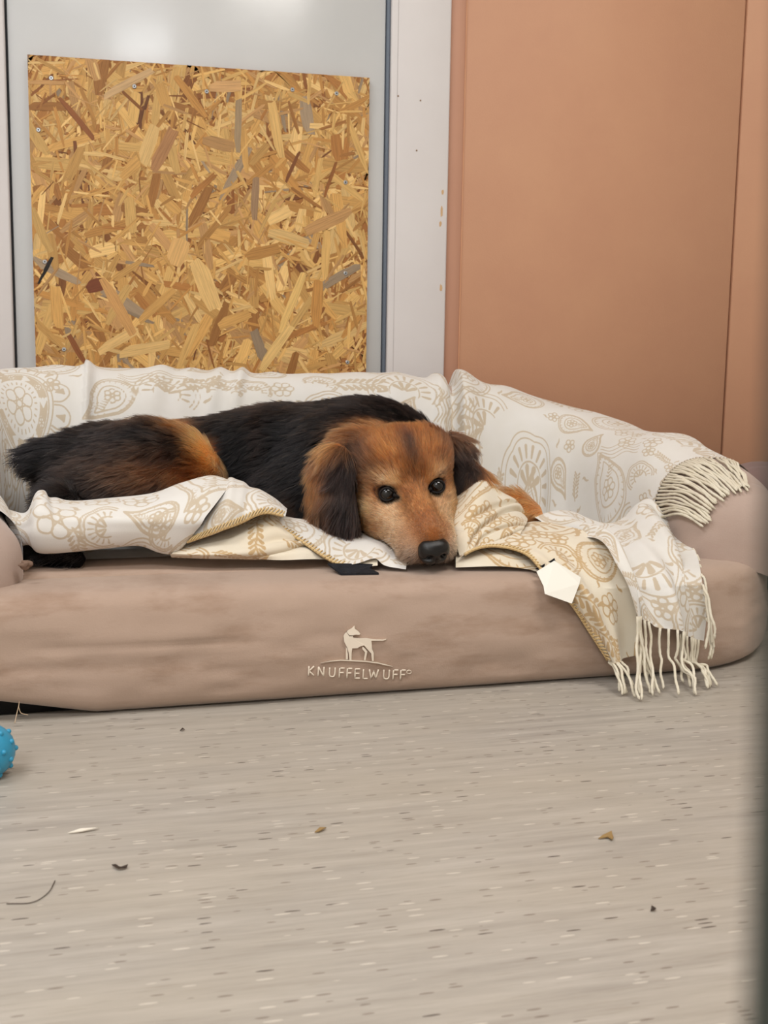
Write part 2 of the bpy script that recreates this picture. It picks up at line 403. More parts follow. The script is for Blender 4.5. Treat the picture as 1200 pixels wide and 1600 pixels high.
def make_base():
    Q, Nn = rr_outline((.27, .2), 640)
    prof = [(-.05, .004), (-.012, .003), (-.003, .010)]
    prof += [(.010*math.sin(math.pi*t)**.8-.000, .012+.136*t) for t in np.linspace(0.03, 1, 26)]
    prof += [(-.004, .1545), (-.011, .1605), (-.020, .1645), (-.033, .167), (-.06, SEAT), (-.11, SEAT+.001)]
    m = len(prof); V = []
    for (d, z) in prof: V.append(np.stack([Q[:, 0]+Nn[:, 0]*d, Q[:, 1]+Nn[:, 1]*d, np.full(len(Q), z)], 1))
    V = np.stack(V, 1)                                     # n, m, 3 (u, v, z)
    u = V[..., 0]; v = V[..., 1]; z = V[..., 2]
    front = (v < .3)
    lift = .026*np.clip((-.345-u)/.13, 0, 1.3)*sstep(.35, .1, v)      # loose corner of the cover
    zz = z+lift*np.clip(1-z/.09, 0, 1)
    # soft wrinkles of the cover
    fl_ = np.stack([u.ravel()*1.0, z.ravel()*3.2, v.ravel()], 1)
    w = (.0030*vnoise(fl_, 9, 1)+.0016*vnoise(fl_, 23, 2)).reshape(u.shape)
    cre = .0030*np.exp(-((z-(.098-.02*(u+.4)))/.004)**2)*sstep(-.45, -.38, u)*sstep(-.02, -.2, u)
    piping = .0026*np.exp(-((z-.157)/.0022)**2)*(.6+.8*vnoise(np.stack([u.ravel(), v.ravel()], 1), 60, 5).reshape(u.shape))
    side = np.clip(np.minimum(z/.02, 1), 0, 1)*(z < .1675)
    dsp = (w+piping)*side-cre
    nu = np.repeat(Nn[:, None, 0], m, 1); nv = np.repeat(Nn[:, None, 1], m, 1)
    P = W(u+nu*dsp, v+nv*dsp, zz)
    n = len(Q); V3 = P.reshape(-1, 3); Fs = grid_faces(n, m, True, False)
    o = mesh_obj('base', V3, Fs, M_bed, bed)
    # seat top: lies just inside
    ring = W(Q[:, 0]-Nn[:, 0]*.105, Q[:, 1]-Nn[:, 1]*.105, SEAT+.0005)
    c = W((U0+U1)/2, VD/2, SEAT+.001)
    mesh_obj('seat', np.vstack([ring, ring*[1, 1, 0]+[0, 0, SEAT-.03], c[None]]), [(i, (i+1) % n, 2*n) for i in range(n)]+[(i, n+i, n+(i+1) % n, (i+1) % n) for i in range(n)], M_bed, bed)
    Qb = Q-Nn*.03
    a = W(Qb[:, 0], Qb[:, 1], .002); b_ = W(Qb[:, 0], Qb[:, 1], .05)
    mesh_obj('underside', np.vstack([a, b_]), [(i, (i+1) % n, n+(i+1) % n, n+i) for i in range(n)]+[tuple(range(n))[::-1]], M_under, bed)
    return P
BASEP = make_base()
def front_pt(px, py, off=.0015):
    """point on the bed's front face under a pixel"""
    d = ray(px, py); best = None
    A = BASEP[:, 2:30].reshape(-1, 3); A = A[(A[:, 1] < 1.9)]
    q = proj(A); k = np.argmin((q[:, 0]-px)**2+(q[:, 1]-py)**2+((q[:, 2] > 1.9)*1e6))
    return CAM+d*(q[k, 2]-off)

# bolster
BPATH = [(-.53, .115), (-.56, .24), (-.605, .45), (-.595, .62), (-.50, .72), (-.34, .752), (0, .757), (.3, .755), (.50, .735), (.62, .67), (.685, .57), (.712, .42), (.714, .28), (.706, .19), (.69, .125)]
BTOP = [.262, .29, .36, .435, .448, .447, .442, .44, .420, .385, .358, .338, .325, .312, .29]
BHW = [.092, .098, .10, .10, .10, .10, .10, .10, .10, .10, .10, .098, .098, .096, .092]
NB = 420
bp = spline(BPATH, NB); btop = spline(np.array(BTOP)[:, None], NB)[:, 0]; bhw = spline(np.array(BHW)[:, None], NB)[:, 0]
bs = np.r_[0, np.cumsum(np.linalg.norm(np.diff(bp, axis=0), axis=1))]
bt = np.gradient(bp, axis=0); bt /= np.linalg.norm(bt, axis=1, keepdims=True)
bn = np.stack([bt[:, 1], -bt[:, 0]], 1)                  # towards the inside of the U
def bolster_pt(i_f, th, grow=0.):
    """i_f: float index along path; th: 0 inner bottom .. pi outer bottom, pi/2 top"""
    i_f = np.clip(i_f, 0, NB-1.0001); i = i_f.astype(int); f = i_f-i
    g = lambda A: A[i]*(1-f)[..., None]+A[np.minimum(i+1, NB-1)]*f[..., None] if A.ndim == 2 else A[i]*(1-f)+A[np.minimum(i+1, NB-1)]*f
    c = g(bp); nrm = g(bn); hw = g(bhw)+grow; top = g(btop)+grow
    ct, st_ = np.cos(th), np.sin(th); e = .72
    x = np.sign(ct)*np.abs(ct)**e*hw; z = .158+np.sign(st_)*np.abs(st_)**e*(top-.158)
    bul = 1+.05*np.sin(np.clip(st_, 0, 1)*np.pi)
    return W(c[..., 0]+nrm[..., 0]*x*bul, c[..., 1]+nrm[..., 1]*x*bul, z)
def make_bolster():
    nth = 56; th = np.linspace(-.12, np.pi+.12, nth)
    ii = np.linspace(0, NB-1.001, NB)
    I, T = np.meshgrid(ii, th, indexing='ij'); P = bolster_pt(I, T)
    # rounded ends
    def cap(end):
        k = 16; rows = []
        i0 = 0 if end == 0 else NB-1; sgn = -1 if end == 0 else 1
        ring = P[i0]; cen = W(bp[i0, 0], bp[i0, 1], (btop[i0]+.158)/2)
        d = np.r_[bt[i0, 0]*ex+bt[i0, 1]*ey, 0]*sgn
        for a in np.linspace(0, np.pi/2, k)[1:]:
            s = max(math.cos(a)**.75, .02); q = cen+(ring-cen)*np.array([s, s, 1])+d*.075*math.sin(a); q[:, 2] = .158+(ring[:, 2]-.158)*max(math.cos(a)**.5, .02); rows.append(q)
        return rows
    c1 = cap(1); c0 = cap(0)[::-1]
    A = np.concatenate([np.stack(c0), P, np.stack(c1)], 0)
    w = vnoise(A.reshape(-1, 3), 14, 3).reshape(A.shape[:2])*.003
    A[..., 2] += w
    mesh_obj('bolster', A.reshape(-1, 3), grid_faces(A.shape[0], nth), M_bolster, bed)
    # joining seam along the bolster's foot
    for thv in (.0, np.pi):
        L_ = bolster_pt(np.linspace(0, NB-1.01, 160), np.full(160, thv), .002); L_[:, 2] = .170
        V, Fs = tube_vf(L_, .0026, 6); mesh_obj('seam', V, Fs, M_bolster, bed)
    return A
BOLP = make_bolster()
def bolster_hit(px, py, off=.008):
    A = BOLP.reshape(-1, 3); q = proj(A); d2 = (q[:, 0]-px)**2+(q[:, 1]-py)**2
    k = np.argsort(d2)[:14]; k = k[np.argmin(q[k, 2])]
    return CAM+ray(px, py)*(q[k, 2]-off)

def make_logo():
    gx, gy = np.meshgrid(np.linspace(475, 650, 24), np.linspace(970, 1066, 14)); gx, gy = gx.ravel(), gy.ravel()
    gd = np.array([(front_pt(a, b, 0.)-CAM)@cf for a, b in zip(gx, gy)]); qa = lambda a, b: np.stack([np.ones_like(a), a, b, a*a, b*b, a*b], 1)
    cof = np.linalg.lstsq(qa((gx-560)/90, (gy-1018)/50), gd, rcond=None)[0]
    def front_pt_s(px, py, off=.0015): d = qa(np.array([(px-560)/90]), np.array([(py-1018)/50]))@cof; return CAM+ray(px, py)*(d[0]-off-.0012)
    M_ = M_thread
    zc = lambda x, y: (460+x/5., 860+y/5.)
    # standing dog emblem, pieces traced as outlines
    pieces = {
     'emblem_head': [(408, 636), (420, 622), (447, 608), (470, 586), (472, 612), (498, 630), (515, 650), (508, 660), (480, 658), (455, 664), (430, 664)],
     'emblem_body': [(384, 668), (396, 645), (408, 640), (430, 672), (455, 670), (462, 682), (500, 686), (560, 684), (600, 690), (604, 730), (606, 768), (620, 800), (620, 864), (606, 864), (600, 806), (570, 772), (545, 742), (520, 748), (490, 764), (452, 766), (447, 800), (446, 856), (430, 856), (424, 800), (412, 758), (390, 715)],
     'emblem_tail': [(596, 690), (640, 694), (690, 696), (718, 690), (716, 698), (690, 706), (640, 706), (600, 706)],
     'emblem_leg': [(404, 752), (412, 770), (418, 810), (418, 852), (402, 852), (402, 800)],
     'emblem_leg.001': [(532, 752), (545, 760), (570, 790), (556, 858), (542, 858), (552, 796), (530, 770)],
    }
    lg = None
    def solid(name, pix, parent):
        k = len(pix); fr = np.array([front_pt_s(*p, .0030) for p in pix]); bk = np.array([front_pt_s(*p, -.0012) for p in pix])
        return mesh_obj(name, np.vstack([fr, bk]), [tuple(range(k))]+[(i, k+i, k+(i+1) % k, (i+1) % k) for i in range(k)], M_, parent, False)
    for nme, pl in pieces.items(): solid(nme.split('.')[0], [zc(*p) for p in pl], bed)
    top = [(205, 878), (280, 862), (360, 854), (450, 856), (560, 862), (650, 874), (720, 890), (768, 906)]
    bot = [(768, 908), (720, 900), (650, 884), (560, 872), (450, 866), (360, 862), (280, 869), (205, 880)]
    solid('emblem_ground', [zc(*p) for p in top+bot], bed)
    # lettering; each letter is stroked
    S = {'K': [[(0, 0), (0, 1)], [(.62, 0), (.02, .52)], [(.12, .58), (.66, 1)]],
         'N': [[(0, 1), (0, 0)], [(0, 0), (.66, 1)], [(.66, 1), (.66, 0)]],
         'U': [[(0, 0), (0, .7), (.1, .93), (.33, 1), (.56, .93), (.66, .7), (.66, 0)]],
         'F': [[(0, 1), (0, 0), (.58, 0)], [(0, .48), (.5, .48)]],
         'E': [[(.58, 0), (0, 0), (0, 1), (.6, 1)], [(0, .48), (.5, .48)]],
         'L': [[(0, 0), (0, 1), (.55, 1)]],
         'W': [[(0, 0), (.25, 1), (.5, .15), (.75, 1), (1., 0)]]}
    xs = [110, 185, 272, 350, 410, 472, 536, 582, 695, 770, 828]
    for ch, x0 in zip('KNUFFELWUFF', xs):
        yb = 905+ (x0-110)*.042 + 6*math.sin((x0-110)/740*math.pi)
        hgt = 72; wd = 66 if ch != 'W' else 72
        if ch == 'U': wd = 66
        V, Fs = [], []
        for st_ in S[ch]:
            pts = []
            for (a, b) in st_: pts.append((x0+a*wd*.98-b*4+4, yb+b*hgt))
            P = []
            for (a, b) in zip(pts[:-1], pts[1:]):
                for t in np.linspace(0, 1, 4, endpoint=False): P.append((a[0]+(b[0]-a[0])*t, a[1]+(b[1]-a[1])*t))
            P.append(pts[-1])
            P3 = np.array([front_pt_s(*zc(*p), .0012) for p in P])
            v, f = tube_vf(P3, .00115, 6); Fs += [tuple(i+len(V) for i in q) for q in f]; V += [tuple(q) for q in v]
        mesh_obj('embroidered_letter', V, Fs, M_, bed)
    P3 = np.array([front_pt_s(*zc(895+18*math.cos(a), 950+14*math.sin(a)), .001) for a in np.linspace(0, 2*np.pi, 12)])
    V, Fs = tube_vf(P3, .0007, 5); mesh_obj('registered_mark', V, Fs, M_, bed)
make_logo()

# knot where the left arm meets the seat, loose thread, black tabs
def lump(name, c, rad, m_, parent, amp=.25, seed=1, n=24):
    th = np.linspace(0, np.pi, n); ph = np.linspace(0, 2*np.pi, 2*n, endpoint=False)
    T, Pn = np.meshgrid(th, ph, indexing='ij')
    D = np.stack([np.sin(T)*np.cos(Pn), np.sin(T)*np.sin(Pn), np.cos(T)], -1).reshape(-1, 3)
    r = 1+amp*vnoise(D, 1.7, seed)
    return mesh_obj(name, np.asarray(c)+D*r[:, None]*np.asarray(rad), grid_faces(n, 2*n, False, True), m_, parent)
kn = onY(40, 882, 1.525); lump('gathered_knot', kn, (.010, .007, .007), simple_noisy('soiled_velour', L4(112, 90, 76), L4(130, 106, 92), 60, .9, .2), bed, .5, 4)
pth = spline([onY(31, 1092, 1.452), onY(29, 1104, 1.448), onY(27, 1112, 1.448), onZ(23, 1130, .001)], 20); V, Fs = tube_vf(pth, .0006, 5); mesh_obj('loose_thread', V, Fs, M_hairline, bed)
pth = spline([onY(29, 1104, 1.447), onY(33, 1114, 1.447), onY(44, 1117, 1.448)], 14); V, Fs = tube_vf(pth, .0005, 5); mesh_obj('loose_thread', V, Fs, M_hairline, bed)

def slab(name, pts, th, m_, parent, nrm=(0, 0, 1)):
    P = np.asarray(pts, float); k = len(P); d = np.asarray(nrm, float)*th
    return mesh_obj(name, np.vstack([P+d, P]), [tuple(range(k)), tuple(range(k, 2*k))[::-1]]+[(i, k+i, k+(i+1) % k, (i+1) % k) for i in range(k)], m_, parent, False)

# ================================================================== BLANKET
blanket = empty('blanket', tuple(W(.2, .4, .17))); tag(blanket, 'cream throw blanket with tan paisley print and fringe draped over the dog bed', 'blanket')

# ---- printed pattern as strokes in cloth metres
class Ink:
    def __init__(s): s.st = []
    def line(s, pts, hw, erase=False): s.st.append((np.asarray(pts, float), hw, erase))
    def eval(s, UV):
        d = np.full(len(UV), .02)
        for pts, hw, er in s.st:
            hw_ = np.broadcast_to(hw, (len(pts),))
            lo = pts.min(0)-.012-hw_.max(); hi = pts.max(0)+.012+hw_.max()
            k = np.where((UV[:, 0] > lo[0]) & (UV[:, 0] < hi[0]) & (UV[:, 1] > lo[1]) & (UV[:, 1] < hi[1]))[0]
            if not len(k): continue
            q = UV[k]; best = np.full(len(k), 1.)
            for a, b, h0, h1 in zip(pts[:-1], pts[1:], hw_[:-1], hw_[1:]):
                ab = b-a; t = np.clip(((q-a)@ab)/(ab@ab+1e-12), 0, 1)
                best = np.minimum(best, np.linalg.norm(q-a-t[:, None]*ab, axis=1)-(h0+(h1-h0)*t))
            d[k] = np.maximum(d[k], -best) if er else np.minimum(d[k], best)
        return d
def T2(pts, c, s, rot):
    ca, sa = math.cos(rot), math.sin(rot); p = np.asarray(pts, float)*s
    return np.stack([c[0]+p[:, 0]*ca-p[:, 1]*sa, c[1]+p[:, 0]*sa+p[:, 1]*ca], 1)
def circ(r, n=40, a0=0, a1=2*np.pi): a = np.linspace(a0, a1, n); return np.stack([r*np.cos(a), r*np.sin(a)], 1)
LW = .0017
def petals(I, c, s, rot, n, r0, r1, wid, fill=0.):
    for k in range(n):
        a = rot+2*np.pi*k/n
        p = [(r0, 0), (r0+(r1-r0)*.35, wid*.9), (r0+(r1-r0)*.75, wid), (r1, wid*.35), (r1, -wid*.35), (r0+(r1-r0)*.75, -wid), (r0+(r1-r0)*.35, -wid*.9), (r0, 0)]
        I.line(T2(spline(p, 22), c, s, a), LW)
        if fill: I.line(T2([(r0+(r1-r0)*.2, 0), (r0+(r1-r0)*.65, 0)], c, s, a), np.array([.3, 1.])*fill*s)
def flower(I, c, s, rot=0., n=6):
    petals(I, c, s, rot, n, .22, 1., .34); I.line(T2(circ(.2, 16), c, s, rot), LW)
def wheel(I, c, s, rot=0.):
    I.line(T2(circ(1, 24), c, s, rot), LW)
    for k in range(6): I.line(T2([(.1, 0), (.85, 0)], c, s, rot+k*np.pi/3), LW*.8)
def medallion(I, c, s, rot=0.):
    flower(I, c, s*.42, rot)
    for k in range(26): I.line(T2([(.50, 0), (.56, 0)], c, s, rot+k*2*np.pi/26), LW*1.1)
    I.line(T2(circ(.76, 50), c, s, rot), .105*s)
    for k in range(6):
        a = rot+k*np.pi/3+.3; q = (c[0]+.76*s*math.cos(a), c[1]+.76*s*math.sin(a))
        I.line(np.array([q, (q[0]+1e-4, q[1])]), .115*s, True); wheel(I, q, s*.095, a)
        a += np.pi/6; q = (c[0]+.75*s*math.cos(a), c[1]+.75*s*math.sin(a))
        for dd in (-.5, 0, .5): I.line(T2([(-.1, 0), (.08, dd*.16)], q, s, a+np.pi/2), np.array([.012, .035])*s, True)
    I.line(T2(circ(.90, 60), c, s, rot), LW); I.line(T2(circ(1.0, 60), c, s, rot), LW)
    for k in range(14):
        a = rot+2*np.pi*k/14
        p = [(1.02, -.2), (1.2, -.22), (1.36, -.12), (1.40, 0), (1.36, .12), (1.2, .22), (1.02, .2)]
        I.line(T2(spline(p, 20), c, s, a), LW); I.line(T2([(1.1, 0), (1.24, 0)], c, s, a), np.array([.02, .06])*s)
        I.line(T2([(1.24, 0), (1.27, .05)], c, s, a), .03*s); I.line(T2([(1.24, 0), (1.27, -.05)], c, s, a), .03*s)
def paisley(I, c, s, rot=0., flip=1):
    def tear(k):
        a = np.linspace(0, 2*np.pi, 50); y = -np.cos(a)
        x = np.sin(a)*(.62-.30*y)*(1+0*a); x = x*np.where(y > .2, np.clip(1-(y-.2)*.75, .0, 1), 1)
        x = x*k+.55*flip*np.clip((y*k+.2), 0, 2)**2*.55; return np.stack([x, y*k], 1)
    for k in (1.0, .90): I.line(T2(tear(k), c, s, rot), LW)
    o, i_ = tear(.87), tear(.66)
    for j in range(0, 50, 2): I.line(T2([o[j]*.97, (o[j]+i_[j])/2], c, s, rot), np.array([.022, .008])*s)
    I.line(T2(tear(.62), c, s, rot), LW)
    q = T2([(0, -.22)], c, s, rot)[0]; flower(I, q, s*.27, rot)
    for j in range(5):
        yy = .0+.1*j; I.line(T2([(.0, yy), (.16*flip+.05*j, yy+.06)], c, s, rot), np.array([.03, .01])*s); I.line(T2([(.0, yy), (-.12*flip+.03*j, yy+.07)], c, s, rot), np.array([.03, .01])*s)
def fan(I, c, s, rot=0.):
    for k, r in enumerate((1., .86)):
        a = np.linspace(-1.9, 1.9, 90); rr = r*(1+.07*np.abs(np.sin(a*3.3))); I.line(T2(np.stack([rr*np.cos(a), rr*np.sin(a)], 1), c, s, rot), LW)
    for a in np.linspace(-1.7, 1.7, 11): I.line(T2([(.52, 0), (.74, 0)], c, s, rot+a), np.array([.03, .05])*s)
    a = np.linspace(-1.9, 1.9, 40); I.line(T2(np.stack([.44*np.cos(a), .44*np.sin(a)], 1), c, s, rot), LW)
    for a in (-1., -.35, .35, 1.): I.line(T2([(.08, 0), (.34, 0)], c, s, rot+a), np.array([.03, .07])*s)
def sprig(I, c, s, rot=0.):
    I.line(T2(spline([(-1, 0), (-.3, .12), (.4, -.05), (1, .1)], 24), c, s, rot), LW)
    for t in np.linspace(-.8, .9, 7):
        for sg in (-1, 1): I.line(T2([(t, sg*.08), (t+.22, sg*.34)], c, s, rot), np.array([.05, .10])*s)
def waves(I, c, s, rot=0., n=4):
    for k in range(n):
        x = np.linspace(-1, 1, 40); I.line(T2(np.stack([x, .12*np.sin(x*5+k*.4)+(k-n/2)*.2], 1), c, s, rot), LW*.9)

def in_bed(P, m=.005):
    d = P[:, :2]-BP; u, v = d@ex, d@ey; z = P[:, 2]
    cu_, cv_ = (U0+U1)/2, VD/2; hu, hv = (U1-U0)/2, VD/2; R = np.where(v < cv_, .27, .2)
    qx, qy = np.abs(u-cu_)-hu+R, np.abs(v-cv_)-hv+R
    sd = np.hypot(np.maximum(qx, 0), np.maximum(qy, 0))+np.minimum(np.maximum(qx, qy), 0)-R
    prof = np.where(z < .148, .013, np.interp(z, [.148, .1545, .1605, .1645, .167, .172], [.010, .001, -.006, -.015, -.028, -.06]))
    return (z < SEAT+m) & (sd < prof+m)
def pull_out(P):
    """lift cloth that would run through the bed back to its surface"""
    sh = P.shape; Q = P.reshape(-1, 3).copy(); D_ = CAM-Q; D_ /= np.linalg.norm(D_, axis=1, keepdims=True)
    for _ in range(120):
        k = in_bed(Q)
        if not k.any(): break
        Q[k] += D_[k]*.0015
    return Q.reshape(sh)
def cloth_patch(P, UV, ink, m_, name='cloth_fold', thick=0.0):
    n, m = P.shape[:2]
    o = mesh_obj(name, P.reshape(-1, 3), grid_faces(n, m), m_, blanket)
    fattr(o, 'ink', 'FLOAT', 'POINT', 'value', ink.eval(UV.reshape(-1, 2)))
    return o
def arc_uv(P):
    """cloth metres of a grid surface, from mean row and column arc lengths"""
    a = np.linalg.norm(np.diff(P, axis=0), axis=2).mean(1); b = np.linalg.norm(np.diff(P, axis=1), axis=2).mean(0)
    A = np.r_[0, np.cumsum(a)]; B = np.r_[0, np.cumsum(b)]
    return np.stack(np.meshgrid(A, B, indexing='ij'), -1)
def fill_random(I, UV, seed, dens, avoid=()):
    rng = np.random.default_rng(seed); hi = UV.reshape(-1, 2).max(0); placed = list(avoid)
    sizes = np.sort(rng.choice([.075, .055, .04, .026, .018, .012, .009], dens, p=[.07, .14, .18, .2, .18, .12, .11]))[::-1]
    for s in sizes:
        c = rng.uniform([0, 0], hi)
        if any(math.hypot(c[0]-a[0], c[1]-a[1]) < (s+a[2])*.82 for a in placed): continue
        placed.append((c[0], c[1], s)); rot = rng.uniform(0, 6.28)
        if s > .05: (paisley if rng.random() < .6 else fan)(I, c, s, rot)
        elif s > .035: (fan if rng.random() < .5 else paisley)(I, c, s, rot)
        elif s > .02: (flower if rng.random() < .5 else sprig)(I, c, s*.95, rot)
        elif s > .014: flower(I, c, s*.95, rot, 5)
        else: I.line(T2(spline([(-1, 0), (-.2, .25), (.6, 0), (1, .4)], 8), c, s, rot), np.interp(np.arange(8), [0, 4, 7], [.1, .3, .08])*s)
    return placed
def surf(ctrl, n, m, disp=None, ys=None):
    """ctrl: rows of (px, py, Y) -> dense grid through the points"""
    C = np.array([[onY(*p) for p in row] for row in ctrl])
    A = spline(C, n); P = spline(np.swapaxes(A, 0, 1), m).swapaxes(0, 1)
    return P
def normals(P):
    a = np.gradient(P, axis=0); b = np.gradient(P, axis=1); nn = np.cross(a, b)
    nn /= np.linalg.norm(nn, axis=2, keepdims=True)+1e-9
    s = np.sign(((CAM-P)*nn).sum(2).mean()); return nn*s

# ---- main drape over back and right arm
def drape():
    ns, nt_ = 1050, 290
    i0, i1 = 9, NB-42.
    ii = np.linspace(i0, i1, ns); th = np.linspace(.02, np.pi*.86, nt_)
    I, T = np.meshgrid(ii, th, indexing='ij')
    endf = sstep(i1, i1-45, I); P = bolster_pt(I, T, .004+.009*endf)
    UV = np.stack(np.meshgrid(np.interp(ii, np.arange(NB), bs), np.linspace(0, .50, nt_), indexing='ij'), -1)
    pp = proj(P.reshape(-1, 3)).reshape(ns, nt_, 3)
    cen = bolster_pt(ii, np.full(ns, np.pi/2), 0.)
    cpx = proj(cen)[:, 0]
    s = UV[..., 0]; t = UV[..., 1]
    X = cpx[:, None]
    topw = sstep(.0, .25, t)
    # folds: soft waves plus two sharp gathered ridges
    f = .006*vnoise(np.stack([s.ravel(), t.ravel()*.35], 1), 7, 11).reshape(s.shape)+.004*vnoise(np.stack([s.ravel(), t.ravel()*.3], 1), 17, 12).reshape(s.shape)
    f = f+.014*np.exp(-((X-135-14*(T-1.5))/11)**2)*(X > 0)*np.where(X > 133+14*(1.5-T)*-1, 1, .5)
    sk = X-(712+10*(T-1.5))
    f = f+.024*np.where(sk > 0, np.exp(-(sk/30)**2), np.exp(-(sk/5)**2))
    f = f-.018*np.exp(-((sk+13)/7)**2)+.010*np.exp(-((sk+34)/9)**2)
    f = f+.012*np.exp(-((X-690)/10)**2)*.6
    for c_, w_, a_ in ((255, 18, .008), (300, 14, .005), (345, 12, .009), (380, 9, .011), (425, 16, .005), (620, 20, .006), (790, 22, .005), (480, 30, .003), (90, 25, .004), (560, 40, .004)): f = f+a_*np.exp(-((X-c_-30*(T-1.6))/w_)**2)*topw
    a = np.gradient(P, axis=0); b = np.gradient(P, axis=1); nn = np.cross(a, b); nn /= np.linalg.norm(nn, axis=2, keepdims=True)+1e-9
    if (nn[ns//2, nt_//2, 2]) < 0: nn = -nn
    armfold = .006*np.sin((s*22+t*16))*sstep(bs[int(i1)]-.32, bs[int(i1)]-.1, s)
    P = P+nn*((f+armfold)*(.15+.85*endf))[..., None]
    # cloth runs out over the seat at the foot
    low = sstep(.10, .0, t)
    P = P.copy()
    I_ = Ink()
    pp = proj(P.reshape(-1, 3)); UVf = UV.reshape(-1, 2)
    vis = T.ravel() < np.pi*.55
    def at(px, py):
        d = (pp[:, 0]-px)**2+(pp[:, 1]-py)**2+(~vis)*1e6; return UVf[np.argmin(d)]
    av = []
    def put(fn, px, py, s_, rot=0., **k): c = at(px, py); fn(I_, c, s_, rot, **k); av.append((c[0], c[1], s_*1.1))
    put(medallion, 30, 630, .092, .2)
    put(paisley, 170, 625, .06, 2.6); put(fan, 262, 615, .06, 1.3)
    put(fan, 352, 612, .034, 1.4); put(fan, 396, 612, .034, 1.5); put(flower, 440, 608, .022)
    put(sprig, 310, 600, .04, .2); put(waves, 225, 590, .05, -.2)
    put(fan, 632, 612, .075, 1.45); put(paisley, 634, 640, .035, -.2); put(waves, 690, 630, .04, 1.4); put(sprig, 560, 600, .05, 0)
    put(fan, 500, 600, .035, 1.2)
    put(paisley, 900, 662, .055, -1.2); put(fan, 826, 764, .095, 1.5); put(paisley, 826, 790, .045, .2); put(fan, 758, 668, .085, 2.6); put(waves, 712, 660, .05, 1.5, n=8)
    put(paisley, 950, 750, .085, .5, flip=-1); put(waves, 970, 700, .06, .5); put(fan, 1000, 745, .04, 2.4)
    put(waves, 735, 700, .05, 1.5, n=6); put(sprig, 860, 620, .05, -.5); put(flower, 980, 690, .025)
    put(flower, 10, 720, .03); put(waves, 25, 750, .05, .6)
    # random filler leaves the plain field on the right arm open
    fc = at(830, 690); av.append((fc[0], fc[1], .06)); fc = at(900, 720); av.append((fc[0], fc[1], .03))
    fill_random(I_, UV, 3, 1500, av)
    cloth_patch(P, UV, I_, M_cloth, 'draped_cloth')
    return P
DR = drape()

def wav(P, amp, sc, seed):
    UV = arc_uv(P); n = vnoise(UV.reshape(-1, 2), sc, seed).reshape(P.shape[:2]); return P+normals(P)*(amp*n)[..., None]
def patch(ctrl, n, m, m_, seed, dens=60, amp=.002, sc=18, motifs=(), fold=None, name='cloth_fold'):
    P = surf(ctrl, n, m)
    if fold is not None: P = P+normals(P)*fold(np.linspace(0, 1, n)[:, None], np.linspace(0, 1, m)[None, :])[..., None]
    P = wav(P, amp, sc, seed); UV = arc_uv(P); I_ = Ink(); av = []
    pp = proj(P.reshape(-1, 3)); UVf = UV.reshape(-1, 2)
    for fn, px, py, s_, rot in motifs:
        c = UVf[np.argmin((pp[:, 0]-px)**2+(pp[:, 1]-py)**2)]; fn(I_, c, s_, rot); av.append((c[0], c[1], s_*1.1))
    fill_random(I_, UV, seed, dens*5, av)
    P = pull_out(P)
    for _ in range(6):
        Q = P.copy(); Q[2:-2] = (P[:-4]+P[1:-3]+P[2:-2]+P[3:-1]+P[4:])/5; R_ = Q.copy(); R_[:, 2:-2] = (Q[:, :-4]+Q[:, 1:-3]+Q[:, 2:-2]+Q[:, 3:-1]+Q[:, 4:])/5
        w_ = in_bed(P.reshape(-1, 3), .02).reshape(P.shape[:2])[..., None]; P = pull_out(np.where(w_, R_, P))
    cloth_patch(P, UV, I_, m_, name)
    return P
def stitches(name, path, every=.0055, ln=.010, inward=None, rad=.0011):
    """whip stitching along a hem: slanted loops on a thin cord, one piece"""
    path = np.asarray(path, float); s = np.r_[0, np.cumsum(np.linalg.norm(np.diff(path, axis=0), axis=1))]
    V, Fs = tube_vf(path, .0022, 6); V = [tuple(v) for v in V]
    k = 0
    for d in np.arange(every/2, s[-1], every):
        p = np.array([np.interp(d, s, path[:, j]) for j in range(3)]); p2 = np.array([np.interp(min(d+every*.8, s[-1]), s, path[:, j]) for j in range(3)])
        i = min(np.searchsorted(s, d), len(path)-1); w = np.asarray(inward[i] if np.ndim(inward) > 1 else inward, float); w = w/np.linalg.norm(w)
        to = (CAM-p); to /= np.linalg.norm(to)
        q = [p+to*.0022-w*.001, p+w*ln*.5+to*.0032+(p2-p)*.3, p2+w*ln+to*.0012]
        v, f = tube_vf(spline(q, 5), rad*(.9+.4*random.random()), 5); o = len(V); V += [tuple(x) for x in v]; Fs += [tuple(a+o for a in b) for b in f]
    o = mesh_obj(name, V, Fs, M_stitch, blanket); o['kind'] = 'stuff'; return o

# ---- rolled fold in front of the haunch
tops = [(8, 796), (40, 800), (62, 766), (104, 778), (170, 777), (235, 770), (285, 754), (330, 740), (364, 752)]
bots = [(22, 858), (44, 852), (62, 864), (110, 862), (165, 856), (215, 854), (248, 862), (274, 862), (292, 846)]
rows = []
for k, (wgt, Y, dy) in enumerate(((0., 1.735, 14), (0., 1.70, 2), (0.04, 1.665, 0), (.22, 1.615, 0), (.5, 1.592, 0), (.78, 1.592, 0), (1., 1.61, 0), (1.0, 1.66, -4))):
    rows.append([(t[0]+(b[0]-t[0])*wgt, t[1]+(b[1]-t[1])*wgt+dy, Y+(.06 if j == 0 else .015 if j == 1 else 0)) for j, (t, b) in enumerate(zip(tops, bots))])
def roll_fold(a, b):
    return .004*np.sin(b*26+a*4)*np.exp(-((a-.35)/.2)**2)*.5-.006*np.exp(-((b-.30-.05*a)/.02)**2)*sstep(.7, .2, a)+.004*np.exp(-((a-.45-.2*b)/.05)**2)
